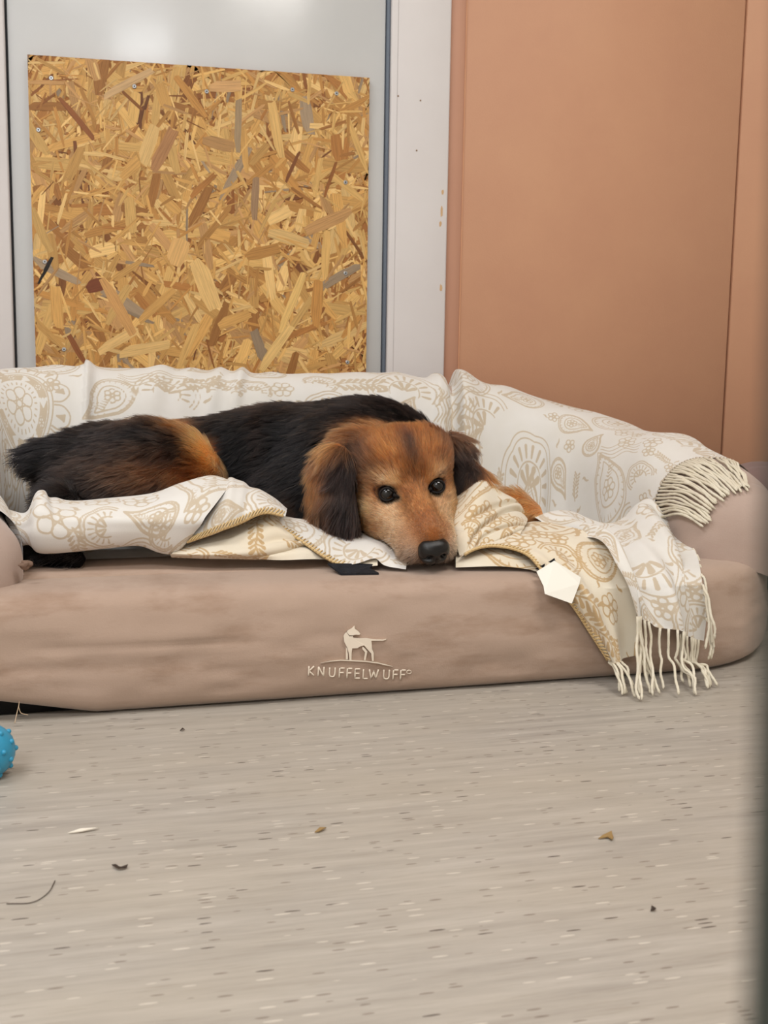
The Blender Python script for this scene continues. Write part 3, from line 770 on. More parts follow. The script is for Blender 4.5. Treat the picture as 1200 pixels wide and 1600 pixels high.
ROLL_P = patch(rows, 110, 190, M_cloth, 21, 140, .0022, 16, [(flower, 88, 808, .034, .2), (fan, 168, 825, .040, -1.57), (paisley, 235, 810, .042, 3.1), (sprig, 120, 850, .03, .2), (fan, 262, 830, .03, -1.2)], roll_fold)
# ---- flap with the whip-stitched edge, folded over it
fb = [(292, 847), (330, 834), (370, 819), (412, 801), (446, 806)]
ft = [(345, 778), (356, 752), (385, 754), (425, 775), (449, 795)]
rows = []
for wgt, Y in ((0., 1.70), (.06, 1.66), (.35, 1.622), (.7, 1.605), (1., 1.600)):
    rows.append([(t[0]+(b[0]-t[0])*wgt, t[1]+(b[1]-t[1])*wgt, Y-.008*(j in (1, 2))) for j, (t, b) in enumerate(zip(ft, fb))])
FLAP = patch(rows, 60, 90, M_cloth, 22, 50, .0015, 22, [(paisley, 350, 800, .028, .4)], lambda a, b: .004*np.exp(-((b-.30-.1*a)/.06)**2)-.004*np.exp(-((b-.55)/.05)**2))
stitches('stitched_edge', FLAP[-1][::3], inward=(np.gradient(FLAP, axis=0)[-1]*-1)[::3])
# ---- tan side rolls under the flap
rows = [[(285, 852, 1.66), (335, 836, 1.66), (385, 815, 1.66), (425, 800, 1.66), (440, 812, 1.66), (462, 828, 1.66)],
        [(278, 856, 1.625), (330, 843, 1.620), (385, 828, 1.617), (425, 815, 1.618), (445, 826, 1.62), (468, 838, 1.63)],
        [(270, 862, 1.605), (330, 858, 1.592), (390, 850, 1.590), (430, 838, 1.595), (455, 838, 1.60), (475, 845, 1.615)],
        [(266, 868, 1.605), (330, 868, 1.583), (395, 866, 1.582), (440, 858, 1.585), (462, 850, 1.595), (480, 850, 1.61)],
        [(268, 871, 1.63), (330, 874, 1.60), (395, 874, 1.60), (445, 869, 1.60), (468, 860, 1.61), (484, 854, 1.63)]]
patch(rows, 60, 110, M_clothrev, 23, 60, .0016, 24, [(sprig, 400, 840, .03, -.2)], lambda a, b: -.007*np.exp(-((a-.42-.12*np.sin(b*2.5))/.07)**2)*sstep(.25, .6, b))
rows = [[(405, 868, 1.60), (440, 858, 1.61), (475, 853, 1.615), (500, 860, 1.62), (520, 868, 1.62)],
        [(404, 870, 1.585), (440, 864, 1.585), (475, 860, 1.590), (500, 865, 1.60), (525, 872, 1.60)],
        [(405, 874, 1.59), (440, 875, 1.578), (475, 874, 1.58), (502, 874, 1.59), (530, 876, 1.59)]]
patch(rows, 30, 60, M_clothrev, 24, 20, .0012, 24)
# ---- stitched strip running under the dog's chin
lo_ = [(433, 820, 1.625), (470, 845, 1.605), (505, 869, 1.582), (532, 882, 1.568), (560, 880, 1.562), (586, 872, 1.566), (600, 884, 1.560), (634, 890, 1.552)]
up_ = [(444, 808, 1.70), (488, 812, 1.70), (526, 824, 1.69), (556, 830, 1.68), (585, 838, 1.66), (608, 850, 1.64), (628, 866, 1.61), (640, 882, 1.58)]
rows = []
for w_, dz in ((0, 0), (.33, -7), (.66, -8), (.9, -3), (1, 0)): rows.append([(u[0]+(l[0]-u[0])*w_, u[1]+(l[1]-u[1])*w_+dz, u[2]+(l[2]-u[2])*w_) for u, l in zip(up_, lo_)])
STRIP = patch(rows, 60, 120, M_cloth, 25, 30, .0012, 26)
k_ = int(120*.47); stitches('stitched_edge', STRIP[-1][:k_:3], inward=(np.gradient(STRIP, axis=0)[-1]*-1)[:k_:3])
rows = [[(520, 876, 1.575), (560, 876, 1.575), (590, 872, 1.575)], [(524, 882, 1.568), (558, 886, 1.562), (590, 884, 1.562)]]
patch(rows, 12, 24, M_clothrev, 26, 0, .0005)

# ---- bunch right of the head
rows = [[(712, 790, 1.74), (750, 775, 1.745), (785, 795, 1.745), (812, 805, 1.745), (828, 820, 1.74)],
        [(711, 776, 1.70), (752, 748, 1.70), (783, 768, 1.70), (811, 784, 1.70), (826, 808, 1.70)],
        [(708, 790, 1.655), (748, 762, 1.655), (779, 780, 1.66), (807, 795, 1.665), (824, 815, 1.665)],
        [(706, 815, 1.615), (738, 800, 1.605), (768, 808, 1.61), (798, 813, 1.62), (820, 822, 1.63)],
        [(710, 842, 1.585), (732, 834, 1.575), (760, 832, 1.58), (788, 832, 1.59), (814, 832, 1.60)],
        [(718, 868, 1.565), (736, 862, 1.560), (760, 854, 1.565), (788, 848, 1.575), (812, 842, 1.585)]]
def bunch(a, b):
    c = a*.75+b*.62
    f = 0
    for c0, w0, d0 in ((.62, .022, .008), (.80, .024, .011), (.98, .02, .007), (1.1, .02, .006)): f = f-d0*np.exp(-((c-c0-.05*np.sin(b*5+c0*9))/w0)**2)*sstep(.1, .4, b)*sstep(.05, .3, a)
    return f
patch(rows, 110, 100, M_clothrev, 27, 90, .002, 20, [(flower, 745, 772, .016, 0), (fan, 730, 835, .03, 1.8), (flower, 770, 815, .018, .3)], bunch)
# ---- front hem, seat to floor: left panel of the hanging corner
hem = [(716, 872, 1.548), (742, 858, 1.552), (775, 853, 1.556), (812, 860, 1.548), (842, 884, 1.515), (888, 940, 1.488), (920, 990, 1.485), (950, 1036, 1.485)]
mid = [(735, 852, 1.60), (765, 838, 1.61), (800, 834, 1.615), (840, 840, 1.60), (885, 862, 1.550), (930, 915, 1.498), (952, 965, 1.490), (968, 1034, 1.488)]
rid = [(770, 840, 1.68), (800, 826, 1.69), (835, 815, 1.69), (870, 818, 1.66), (930, 838, 1.592), (974, 892, 1.528), (990, 945, 1.504), (996, 1024, 1.494)]
rows = [hem, [((a[0]*.6+b[0]*.4), (a[1]*.6+b[1]*.4), a[2]*.5+b[2]*.5-.012) for a, b in zip(hem, mid)], [(a, b, c-.010) for a, b, c in mid], rid]
def lp(a, b): return .006*np.sin(a*9-b*3)*sstep(.45, .8, b)+.003*np.sin(a*21+b*6)*sstep(.4, .7, b)
LEFTP = patch(rows, 90, 190, M_clothrev, 28, 120, .0018, 20, [(flower, 815, 845, .022, .3), (fan, 870, 870, .04, .2), (sprig, 905, 930, .04, 1.0), (sprig, 935, 985, .04, 1.1), (flower, 955, 950, .025, 0)], lp)
stitches('stitched_edge', LEFTP[0][10::3], inward=(np.gradient(LEFTP, axis=0)[0])[10::3])
# strip lying under the hem on the seat edge
rows = [[(712, 862, 1.60), (750, 852, 1.60), (790, 852, 1.60), (830, 868, 1.57), (846, 888, 1.535)], [(712, 876, 1.558), (755, 868, 1.56), (790, 868, 1.555), (825, 880, 1.545), (842, 890, 1.532)], [(712, 887, 1.550), (755, 885, 1.543), (790, 885, 1.540), (822, 889, 1.535), (838, 893, 1.528)]]
patch(rows, 24, 70, M_clothrev, 29, 10, .001, 24)
# right panel: over the seat, across the corner, hanging down
rows = [[(828, 822, 1.75), (885, 812, 1.78), (945, 822, 1.80), (985, 808, 1.80), (1012, 796, 1.80), (1028, 806, 1.78)],
        [(836, 812, 1.70), (893, 798, 1.73), (948, 816, 1.75), (985, 797, 1.75), (1013, 783, 1.75), (1031, 798, 1.735)],
        [(880, 832, 1.640), (916, 820, 1.655), (958, 832, 1.672), (1000, 820, 1.68), (1040, 814, 1.69), (1062, 834, 1.68)],
        [(936, 848, 1.560), (962, 842, 1.562), (988, 856, 1.58), (1025, 856, 1.592), (1060, 848, 1.60), (1086, 864, 1.612)],
        [(966, 894, 1.497), (986, 884, 1.497), (1010, 898, 1.510), (1045, 903, 1.525), (1075, 898, 1.545), (1094, 914, 1.560)],
        [(985, 935, 1.478), (1003, 930, 1.474), (1025, 944, 1.488), (1055, 954, 1.498), (1084, 953, 1.518), (1101, 956, 1.538)],
        [(992, 962, 1.472), (1010, 966, 1.468), (1030, 980, 1.480), (1060, 988, 1.492), (1085, 995, 1.51), (1098, 1001, 1.530)]]
def rp(a, b): return .013*np.sin(b*11+a*2.2)*sstep(.15, .5, a)+.007*np.sin(b*23-a*5)*sstep(.1, .3, a)+.005*np.sin(a*10+b*8)*sstep(.6, .2, a)
RIGHTP = patch(rows, 150, 130, M_cloth, 30, 170, .002, 18, [(fan, 905, 835, .045, .3), (paisley, 975, 835, .045, 1.2), (fan, 1060, 880, .045, -1.), (sprig, 985, 905, .03, 1.3), (fan, 1065, 975, .035, -1.4), (sprig, 1050, 830, .03, -.5)], rp)
# cloth lying flat on the seat under the dog
us = np.linspace(-.42, .60, 160); vs = np.linspace(.23, .66, 90)
Ug, Vg = np.meshgrid(us, vs, indexing='ij')
Pz = SEAT+.008+.004*vnoise(np.stack([Ug.ravel(), Vg.ravel()], 1), 12, 5).reshape(Ug.shape)
PS = W(Ug, Vg, Pz); I_ = Ink(); UVs = np.stack([Ug+.42, Vg-.23], -1); fill_random(I_, UVs, 40, 120); cloth_patch(PS, UVs, I_, M_cloth)
# ---- label tags
tp = [(838, 893), (866, 876), (907, 902), (905, 912), (893, 943), (851, 928), (849, 916)]
dpt = [1.512, 1.508, 1.488, 1.486, 1.478, 1.488, 1.495]
P = np.array([onY(*p, y-.006) for p, y in zip(tp, dpt)]); slab('care_label', P, .0012, M_tagw, blanket, -ey.tolist()[0]*0+np.array([0, -1, .2]))
P = np.array([onY(*p, y) for p, y in zip([(836, 889), (860, 876), (866, 872), (868, 878), (845, 892)], [1.516]*5)]); slab('label_edge', P, .001, M_blackcloth, blanket, (0, -1, .2))
P = np.array([onY(*p, y) for p, y in zip([(512, 883), (584, 884), (577, 890), (592, 898), (533, 899)], [1.566, 1.566, 1.556, 1.538, 1.538])]); slab('black_tab', P, .003, M_blackcloth, bed, (0, 0, 1))

# ---- fringe, each strand a part
def strand(ctrl, rad=.0021, seed=0, twist=.0012):
    rng = np.random.default_rng(seed+500); n = 22
    P = spline(ctrl, n); t = np.linspace(0, 1, n)
    for ax in range(3): P[:, ax] += twist*np.sin(t*rng.uniform(8, 15)+rng.uniform(0, 6))*sstep(0, .25, t)
    R = rad*(1+.12*np.sin(t*60)); R[-1] *= .55
    V, Fs = tube_vf(P, R, 7); return mesh_obj('fringe_strand', V, Fs, M_fringe, blanket)
rng = np.random.default_rng(5)
def lerp2(A, t):
    A = np.asarray(A, float); k = len(A)-1; x = t*k; i = min(int(x), k-1); return A[i]+(A[i+1]-A[i])*(x-i)
# over the arm: roots on the cloth's end, tips down the rounded arm front
tipl = [(1171, 758), (1163, 765), (1150, 766), (1138, 776), (1122, 786), (1108, 808), (1098, 822)]
de = DR[-1]
for i in range(34):
    t = i/33; root = de[int(200-t*180)]; a = proj(root)[:2]; b = lerp2(tipl, t)+rng.normal(0, 3, 2); pts = [root]
    for q in (.25, .5, .75, 1.):
        p = a+(b-a)*q+np.array([0, -14*math.sin(q*math.pi)*(0.3+.7*t)]); pts.append(bolster_hit(p[0], p[1], .012-.006*q))
    strand(pts, .0023, i)
# down the right edge of the hanging panel
edge = RIGHTP[:, -1]
for i in range(16):
    t = i/15; k = int(18+t*112); a = edge[k]; ap = proj(a)
    ln = 55+25*rng.random()+25*(1-abs(2*t-1))
    tip = np.array([ap[0]+22*(1-t)+6*rng.normal()+6, ap[1]+ln])
    Y0 = a[1]; pts = [a, onY(ap[0]+(9-4*t), ap[1]+ln*.18, Y0-.012), onY(ap[0]*.5+tip[0]*.5+5, ap[1]+ln*.6, Y0-.02-.02*(1-t)), onY(tip[0], tip[1], Y0-.022-.035*(1-t))]
    strand(pts, .0021, 40+i)
# bottom hem
bot = RIGHTP[-1]
for i in range(22):
    t = (i+.3)/22; t = t if i > 8 else t*.75; a = bot[min(int(t*129), 129)]; ap = proj(a)
    tx = ap[0]+rng.normal(6, 7)+(18*t); ty = 1084-6*t+rng.uniform(-14, 14)
    tip = onZ(tx, ty, .004); k2 = .6+.2*rng.random()
    knee = a+(tip-a)*.80; knee[2] = .022; knee[1] = min(knee[1], a[1]-.004)+.004
    m1 = a+np.array([rng.normal(0, .003), -.004, -.035]); tip2 = tip.copy()
    strand([a, m1, (m1+knee)/2+np.array([rng.normal(0, .004), 0, 0]), knee, tip2], .0021, 70+i, .0018)
cb = LEFTP[:, -1]
for i in range(7):
    a = cb[min(int(i/7*70), 89)]; ap = proj(a); tip = onZ(ap[0]+rng.normal(12, 5), 1082+rng.uniform(-6, 10), .004)
    knee = a+(tip-a)*.8; knee[2] = .02
    strand([a, a*.6+knee*.4+np.array([.002, -.003, 0]), knee, tip], .002, 100+i)

# ================================================================== DOG
rh = np.array([math.cos(YAW), -math.sin(YAW), 0.]); fh = np.array([math.sin(YAW), math.cos(YAW), 0.]); up = np.array([0, 0, 1.])
dog = empty('dog', tuple(W(.0, .38, SEAT+.012))); tag(dog, 'long-haired black and tan dog lying curled on the blanket, chin on the bed edge', 'dog')
def rotm(a, b, g):
    Rx = np.array([[1, 0, 0], [0, math.cos(a), -math.sin(a)], [0, math.sin(a), math.cos(a)]])
    Ry = np.array([[math.cos(b), 0, math.sin(b)], [0, 1, 0], [-math.sin(b), 0, math.cos(b)]])
    Rz = np.array([[math.cos(g), -math.sin(g), 0], [math.sin(g), math.cos(g), 0], [0, 0, 1]])
    return Rz@Ry@Rx
HO = onY(644, 765, 1.622)
HR = np.stack([cr, cu, -cf], 1)@rotm(math.radians(28.5), math.radians(14.5), math.radians(7))
HS = .0101
def hl(x, y, z): return HO+HR@(np.array([x, y, z], float)*HS)
def to_head(P): return ((P-HO)@HR)/HS
class Blob:
    def __init__(s, c, r, A, k=.03): s.c, s.r, s.A, s.k = np.asarray(c), np.asarray(r, float), np.asarray(A), k
    def sd(s, P):
        q = (P-s.c)@s.A; k0 = np.linalg.norm(q/s.r, axis=1); k1 = np.linalg.norm(q/s.r**2, axis=1)+1e-9
        return k0*(k0-1)/k1
    def ext(s): R = s.r.max()+.03; return s.c-R, s.c+R
class Cone:
    def __init__(s, a, b, ra, rb, k=.03, flat=None): s.a, s.b, s.ra, s.rb, s.k = np.asarray(a), np.asarray(b), ra, rb, k
    def sd(s, P):
        ab = s.b-s.a; t = np.clip((P-s.a)@ab/(ab@ab), 0, 1); return np.linalg.norm(P-s.a-t[:, None]*ab, axis=1)-(s.ra+(s.rb-s.ra)*t)
BA_ = np.stack([rh, fh, up], 1)
def bl(px, py, Y, rx, ry, rz, rot=0., k=.03, yaw=0.):
    c, s_ = math.cos(rot), math.sin(rot); a = rh*c+up*s_; b = up*c-rh*s_
    cy, sy = math.cos(yaw), math.sin(yaw); a2 = a*cy+fh*sy; f2 = fh*cy-a*sy
    return Blob(onY(px, py, Y), (rx, ry, rz), np.stack([a2, f2, b], 1), k)
def hb(x, y, z, rx, ry, rz, k=.012, R=None):
    A = HR if R is None else HR@R
    return Blob(hl(x, y, z), np.array([rx, ry, rz])*HS, A, k)
def hc(a, b, ra, rb, k=.012): return Cone(hl(*a), hl(*b), ra*HS, rb*HS, k)
body = [bl(460, 728, 2.00, .200, .125, .108, .0), bl(330, 738, 2.03, .18, .12, .092), bl(575, 718, 1.95, .140, .12, .108, -.15), bl(500, 795, 1.86, .12, .10, .095),
        bl(178, 738, 1.97, .12, .11, .080), bl(250, 732, 1.86, .100, .105, .070, -.05), Cone(onY(80, 722, 1.90), onY(220, 730, 1.86), .030, .066, .03), Cone(onY(38, 712, 1.90), onY(110, 722, 1.89), .008, .042, .02),
        bl(215, 765, 1.84, .13, .09, .07), bl(140, 765, 1.86, .055, .08, .045),
        Cone(onY(540, 735, 1.88), onY(612, 752, 1.74), .098, .070, .04), bl(560, 830, 1.80, .10, .08, .045), bl(690, 800, 1.84, .07, .08, .06),
        Cone(onY(690, 808, 1.80), onY(800, 806, 1.745), .045, .034, .03), Cone(onY(800, 806, 1.745), onY(850, 818, 1.73), .034, .026, .02),
        Cone(onY(95, 790, 1.74), onY(78, 866, 1.672), .03, .019, .02), Cone(onY(72, 869, 1.672), onY(118, 874, 1.645), .017, .014, .015)]
head = [hb(0, 1.2, -6.2, 6.6, 5.4, 7.0, .03), hb(-4.2, .9, -4.6, 2.8, 3.2, 3.6, .02), hb(4.2, .9, -4.6, 2.8, 3.2, 3.6, .02), hb(-2.8, 1.9, -1.3, 2.3, 1.3, 1.8), hb(2.8, 1.9, -1.3, 2.3, 1.3, 1.8),
        hb(-4.9, -1.9, -3.0, 2.2, 2.2, 3.4, .015), hb(4.9, -1.9, -3.0, 2.2, 2.2, 3.4, .015), hb(-4.0, -4.8, -2.5, 3.1, 3.4, 4.6, .02), hb(4.0, -4.8, -2.5, 3.1, 3.4, 4.6, .02), hb(0, -3.0, -2.0, 4.6, 4.0, 4.2, .02),
        hc((0, -.6, -.5), (0, -3.0, 9.4), 2.3, 1.95, .012), hb(-1.9, -4.5, 5.4, 2.35, 2.6, 5.0, .012), hb(1.9, -4.5, 5.4, 2.35, 2.6, 5.0, .012), hb(-2.1, -5.6, 7.6, 2.2, 1.95, 2.8, .008), hb(2.1, -5.6, 7.6, 2.2, 1.95, 2.8, .008),
        hc((-3.7, -4.4, -1.5), (-2.2, -5.1, 6.0), 3.3, 2.4, .014), hc((3.7, -4.4, -1.5), (2.2, -5.1, 6.0), 3.3, 2.4, .014), hb(-4.2, 3.2, -6.5, 3.0, 2.8, 4.0, .02), hb(4.2, 3.2, -6.5, 3.0, 2.8, 4.0, .02),
        hb(0, -4.9, 8.7, 2.7, 2.2, 2.2, .01), hb(0, -6.9, 6.4, 2.6, 1.2, 3.6, .01)]
def earblob(px, py, Y, L, Wd, th, rot, yaw, k=.015): return bl(px, py, Y, Wd, th, L, rot, k, yaw)
ears = [earblob(520, 758, 1.672, .066, .034, .011, -.16, -.5), earblob(545, 716, 1.69, .036, .030, .015, -.55, -.4, .02), earblob(527, 800, 1.662, .036, .028, .010, .05, -.5), earblob(562, 700, 1.70, .026, .030, .016, -.6, -.4, .02),
        earblob(715, 727, 1.70, .048, .021, .011, .35, .6), earblob(733, 736, 1.705, .030, .017, .010, .75, .6), earblob(705, 706, 1.715, .028, .024, .014, .5, .5, .02)]
EYE = [(-4.05, -.15, -.05), (3.95, .15, -.05)]; ER = 1.22
ALL = body+head+ears
def eye_frame(x, y, z):
    c = hl(x, y, z+.1); g_ = CAM-c; g_ = g_/np.linalg.norm(g_); g_ = g_*.75+HR[:, 2]*.25; s = -1 if x < 0 else 1; g_ = g_+HR[:, 0]*.06*s; g_ /= np.linalg.norm(g_)
    e1 = HR[:, 0]-g_*(HR[:, 0]@g_); e1 /= np.linalg.norm(e1); e2 = np.cross(g_, e1); return c, g_, e1, e2, s
def sdf(P):
    d = None
    for b in ALL:
        e = b.sd(P)
        if d is None: d = e; continue
        k = b.k; h = np.clip(.5+.5*(d-e)/k, 0, 1); d = d*(1-h)+e*h-k*h*(1-h)
    for (x, y, z) in EYE:                    # sockets, slanting to the inner corner
        c_, g_, e1, e2, s = eye_frame(x, y, z)
        for q, r in ((c_+g_*.40*HS, 1.24), (c_+(g_*1.05-e1*s*1.0-e2*.22)*HS, .6)):
            e = np.linalg.norm(P-q, axis=1)-r*HS; k = .004
            h = np.clip(.5-.5*(d+e)/k, 0, 1); d = d*(1-h)-e*h+k*h*(1-h)
    return d
def surface_nets(fn, lo, hi, h):
    nx, ny, nz = (np.ceil((np.array(hi)-lo)/h).astype(int)+1)
    xs, ys, zs = lo[0]+np.arange(nx)*h, lo[1]+np.arange(ny)*h, lo[2]+np.arange(nz)*h
    D = np.empty((nx, ny, nz), np.float32)
    Yg, Zg = np.meshgrid(ys, zs, indexing='ij'); B = 8
    for i in range(0, nx, B):
        xx = xs[i:i+B]; P = np.stack([np.repeat(xx, ny*nz), np.tile(Yg.ravel(), len(xx)), np.tile(Zg.ravel(), len(xx))], 1)
        D[i:i+B] = fn(P).reshape(len(xx), ny, nz)
    S = D < 0; cnt = np.zeros((nx-1, ny-1, nz-1), np.int8)
    for a in (0, 1):
        for b in (0, 1):
            for c in (0, 1): cnt += S[a:nx-1+a, b:ny-1+b, c:nz-1+c]
    act = (cnt > 0) & (cnt < 8); idx = -np.ones(act.shape, np.int64); ijk = np.argwhere(act); idx[act] = np.arange(len(ijk))
    acc = np.zeros((len(ijk), 3)); num = np.zeros(len(ijk))
    cor = [(a, b, c) for a in (0, 1) for b in (0, 1) for c in (0, 1)]
    for p in range(8):
        for q in range(p+1, 8):
            a, b = np.array(cor[p]), np.array(cor[q])
            if np.abs(a-b).sum() != 1: continue
            da = D[tuple((ijk+a).T)]; db = D[tuple((ijk+b).T)]; x = (da < 0) != (db < 0)
            t = np.where(x, da/np.where(x, da-db, 1), 0); acc += x[:, None]*(a+t[:, None]*(b-a)); num += x
    V = lo+(ijk+acc/num[:, None])*h
    Fs = []
    for ax in range(3):
        o1, o2 = [np.eye(3, dtype=int)[j] for j in range(3) if j != ax]; e = np.eye(3, dtype=int)[ax]
        s0 = S[tuple(slice(0, n-1) if j == ax else slice(1, n-1) for j, n in enumerate((nx, ny, nz)))]
        s1 = S[tuple(slice(1, n) if j == ax else slice(1, n-1) for j, n in enumerate((nx, ny, nz)))]
        for flip, msk in ((0, s0 & ~s1), (1, ~s0 & s1)):
            g = np.argwhere(msk)
            if not len(g): continue
            g = g+(1-e)
            q = [idx[tuple(c.T)] for c in (g-o1-o2, g-o2, g, g-o1)]
            q = np.stack(q, 1); Fs.append(q[:, ::-1] if (flip ^ (ax == 1)) else q)
    return V, np.vstack(Fs)
V, Fq = surface_nets(sdf, onY(330, 900, 1.9)*0+np.array([-.36, 1.46, .13]), np.array([.62, 2.20, .46]), .0045)
# finer relaxed head: project on the field once more
def grad(P, e=.0012):
    return np.stack([sdf(P+np.eye(3)[i]*e)-sdf(P-np.eye(3)[i]*e) for i in range(3)], 1)/(2*e)
for _ in range(2):
    g = grad(V); V = V-g*(sdf(V)/(np.maximum((g*g).sum(1), .2)))[:, None]*.9
V[:, 2] = np.maximum(V[:, 2], SEAT+.0015)
NV = grad(V); NV /= np.linalg.norm(NV, axis=1, keepdims=True)+1e-9

rngd = np.random.default_rng(3)
NOSE = (0., -4.85, 10.9)
def head_w(P):
    q = to_head(P); return sstep(10.5, 8.0, np.linalg.norm((q-np.array([0, -1.0, -1.5]))/np.array([.95, 1.15, 1.6]), axis=1))
def ear_w(P):
    d = np.min([e.sd(P) for e in ears], 0); dh = np.min([e.sd(P) for e in head], 0); return sstep(.008, .0, d)*sstep(-.006, .004, dh-d)
def dog_color(P, jit=True):
    n = len(P); x = proj(P)[:, 0]*0; a = (P-CAM)@rh; z = P[:, 2]; dep = (P-CAM)@fh
    xx = CX+F*a/dep; yy = 574+F*(H-z)/dep*1.0           # bearing / elevation of the hair root, used as body coordinates
    C = np.tile(np.array([9, 8, 10.]), (n, 1))
    def blend(col, w): nonlocal C; w = np.clip(w, 0, 1)[:, None]; C = C*(1-w)+np.array(col, float)*w
    g = lambda cx, cy, rx, ry, rot=0.: np.exp(-((((xx-cx)*math.cos(rot)+(yy-cy)*math.sin(rot))/rx)**2+((-(xx-cx)*math.sin(rot)+(yy-cy)*math.cos(rot))/ry)**2))
    nz = vnoise(P, 40, 9); nf = vnoise(P, 160, 10)
    thigh = sstep(360, 345, xx)
    blend((86, 54, 34), thigh*g(235, 745, 95, 42)*(.85+.5*nz)); blend((70, 48, 36), thigh*g(225, 655, 70, 14)*(.6+.5*nz))
    blend((214, 142, 80), thigh*g(322, 705, 24, 52, -.25)*1.25*sstep(1.97, 1.92, P[:, 1]+0*xx)); blend((170, 104, 56), thigh*g(290, 672, 26, 12)*.9)
    blend((120, 72, 40), thigh*g(300, 760, 40, 30)*(.9+.4*nz))
    blend((36, 25, 22), g(415, 690, 14, 60)*.6); blend((70, 46, 32), g(458, 800, 18, 26)*.9)
    blend((40, 32, 30), g(430, 640, 160, 22)*.25*(1+nz))
    blend((186, 130, 84), sstep(735, 755, xx)*sstep(750, 770, yy)*sstep(1.9, 1.85, P[:, 1]))
    # neck ruff
    q = to_head(P); hw = head_w(P); ew = ear_w(P)
    ruff = g(610, 672, 70, 20)*sstep(1.86, 1.80, P[:, 1]); blend((150, 88, 44), ruff*.9)
    hx, hy, hz = q[:, 0], q[:, 1], q[:, 2]
    Ch = np.tile(np.array([128, 74, 36.]), (n, 1))
    def hbld(col, w): nonlocal Ch; w = np.clip(w, 0, 1)[:, None]; Ch = Ch*(1-w)+np.array(col, float)*w
    hg = lambda c, r: np.exp(-(((hx-c[0])/r[0])**2+((hy-c[1])/r[1])**2+((hz-c[2])/r[2])**2))
    hbld((150, 90, 44), hg((-2.5, 4.5, -3), (2.5, 3, 3))*.7); hbld((146, 86, 42), hg((2.8, 4.5, -3), (2.2, 3, 3))*.6)
    hbld((54, 34, 24), hg((.4, 5.0, -2.6), (1.3, 3.0, 3.8))*(.95+.5*nf)); hbld((100, 60, 34), hg((0.2, 2.0, 0), (1.0, 2.2, 2.5))*.6)
    hbld((74, 48, 34), hg((-6.4, 3.4, -4), (1.7, 3.6, 4))*.95); hbld((70, 44, 32), hg((6.2, 3.2, -5), (1.5, 3.6, 4))*.8)
    hbld((222, 184, 140), hg((-3.6, 2.0, .6), (2.2, 1.0, 2))*.85); hbld((216, 172, 124), hg((3.8, 2.0, .4), (1.8, .9, 2))*.6)
    hbld((222, 182, 138), hg((-4.0, -2.6, 0), (2.8, 2.0, 3.4))*.9); hbld((218, 174, 128), hg((4.2, -2.6, 0), (2.4, 2.0, 3.4))*.85)
    hbld((196, 140, 88), hg((-6.0, -4.0, -3), (2.4, 3.4, 3.5))*.8)
    
    hbld((228, 194, 158), hg((-3.6, -4.2, 4.0), (2.0, 3.0, 4.6))*.97); hbld((226, 190, 152), hg((3.6, -4.2, 4.2), (1.9, 3.0, 4.6))*.97)
    hbld((196, 170, 150), hg((-2.6, -5.6, 8.8), (2.6, 2.4, 3.0))*.95); hbld((212, 192, 176), hg((2.6, -5.6, 9.0), (2.4, 2.4, 3.0))*.95)
    hbld((164, 104, 58), hg((.5, -.4, 4.0), (1.9, 2.0, 4.6))*.9); hbld((138, 88, 58), hg((.3, -2.0, 8.2), (2.2, 1.5, 2.0))*.9)
    hbld((150, 134, 124), hg((0, -8.2, 8.4), (3.4, .7, 2.6))*.7)
    for (ex_, ey_, ez_) in EYE:
        s = -1 if ex_ < 0 else 1
        dd = np.sqrt((hx-ex_)**2+((hy-ey_)*1.1)**2+(hz-ez_)**2*.4); hbld((28, 20, 18), sstep(1.75, 1.3, dd))
        dd = np.sqrt((hx-(ex_-s*1.55))**2+(hy-(ey_-.55))**2+.3*(hz-ez_-.6)**2); hbld((32, 24, 20), sstep(.85, .4, dd))
    hbld((58, 42, 34), hg((4.6, 2.0, .0), (.9, .35, 2))*.7)
    w = hw[:, None]*(1-ew[:, None]); C = C*(1-w)+Ch*w
    # ears: rust outer hair, dark fold next to the face
    st = vnoise(np.stack([a*1.0, z*.12, dep*0], 1), 150, 21)
    le = np.clip((xx-478)/80, 0, 1)
    Le = np.array([[34, 25, 24.]])+(np.array([[156, 98, 56.]])-np.array([[34, 25, 24.]]))*np.clip(sstep(.75, .3, le+.12*st)*sstep(835, 770, yy)*(.75+.5*st)+.85*sstep(712, 690, yy)*sstep(.1, .4, le), 0, 1)[:, None]
    re_ = np.clip((xx-708)/45, 0, 1)
    Re = np.array([[36, 26, 24.]])+(np.array([[158, 100, 56.]])-np.array([[36, 26, 24.]]))*np.clip(sstep(.35, .75, re_+.12*st)*(.8+.4*st)+.5*sstep(690, 676, yy), 0, 1)[:, None]
    E_ = np.where((xx < 640)[:, None], Le, Re); w = ew[:, None]; C = C*(1-w)+E_*w
    if jit: C = C*(1+.20*nf[:, None]+.18*rngd.normal(size=(n, 1)))
    return np.clip(C, 3, 250)

# base skin in the colours of the coat
M_skin, nt, b = mat('dog_coat_base', rough=.8, spec=.15)
at = N(nt, 'ShaderNodeAttribute', attribute_name='col'); nt.links.new(at.outputs['Color'], b.inputs['Base Color'])
skin = mesh_obj('body', V, Fq, M_skin, dog)
fattr(skin, 'col', 'FLOAT_COLOR', 'POINT', 'color', np.hstack([lin(dog_color(V, False)), np.ones((len(V), 1))]))

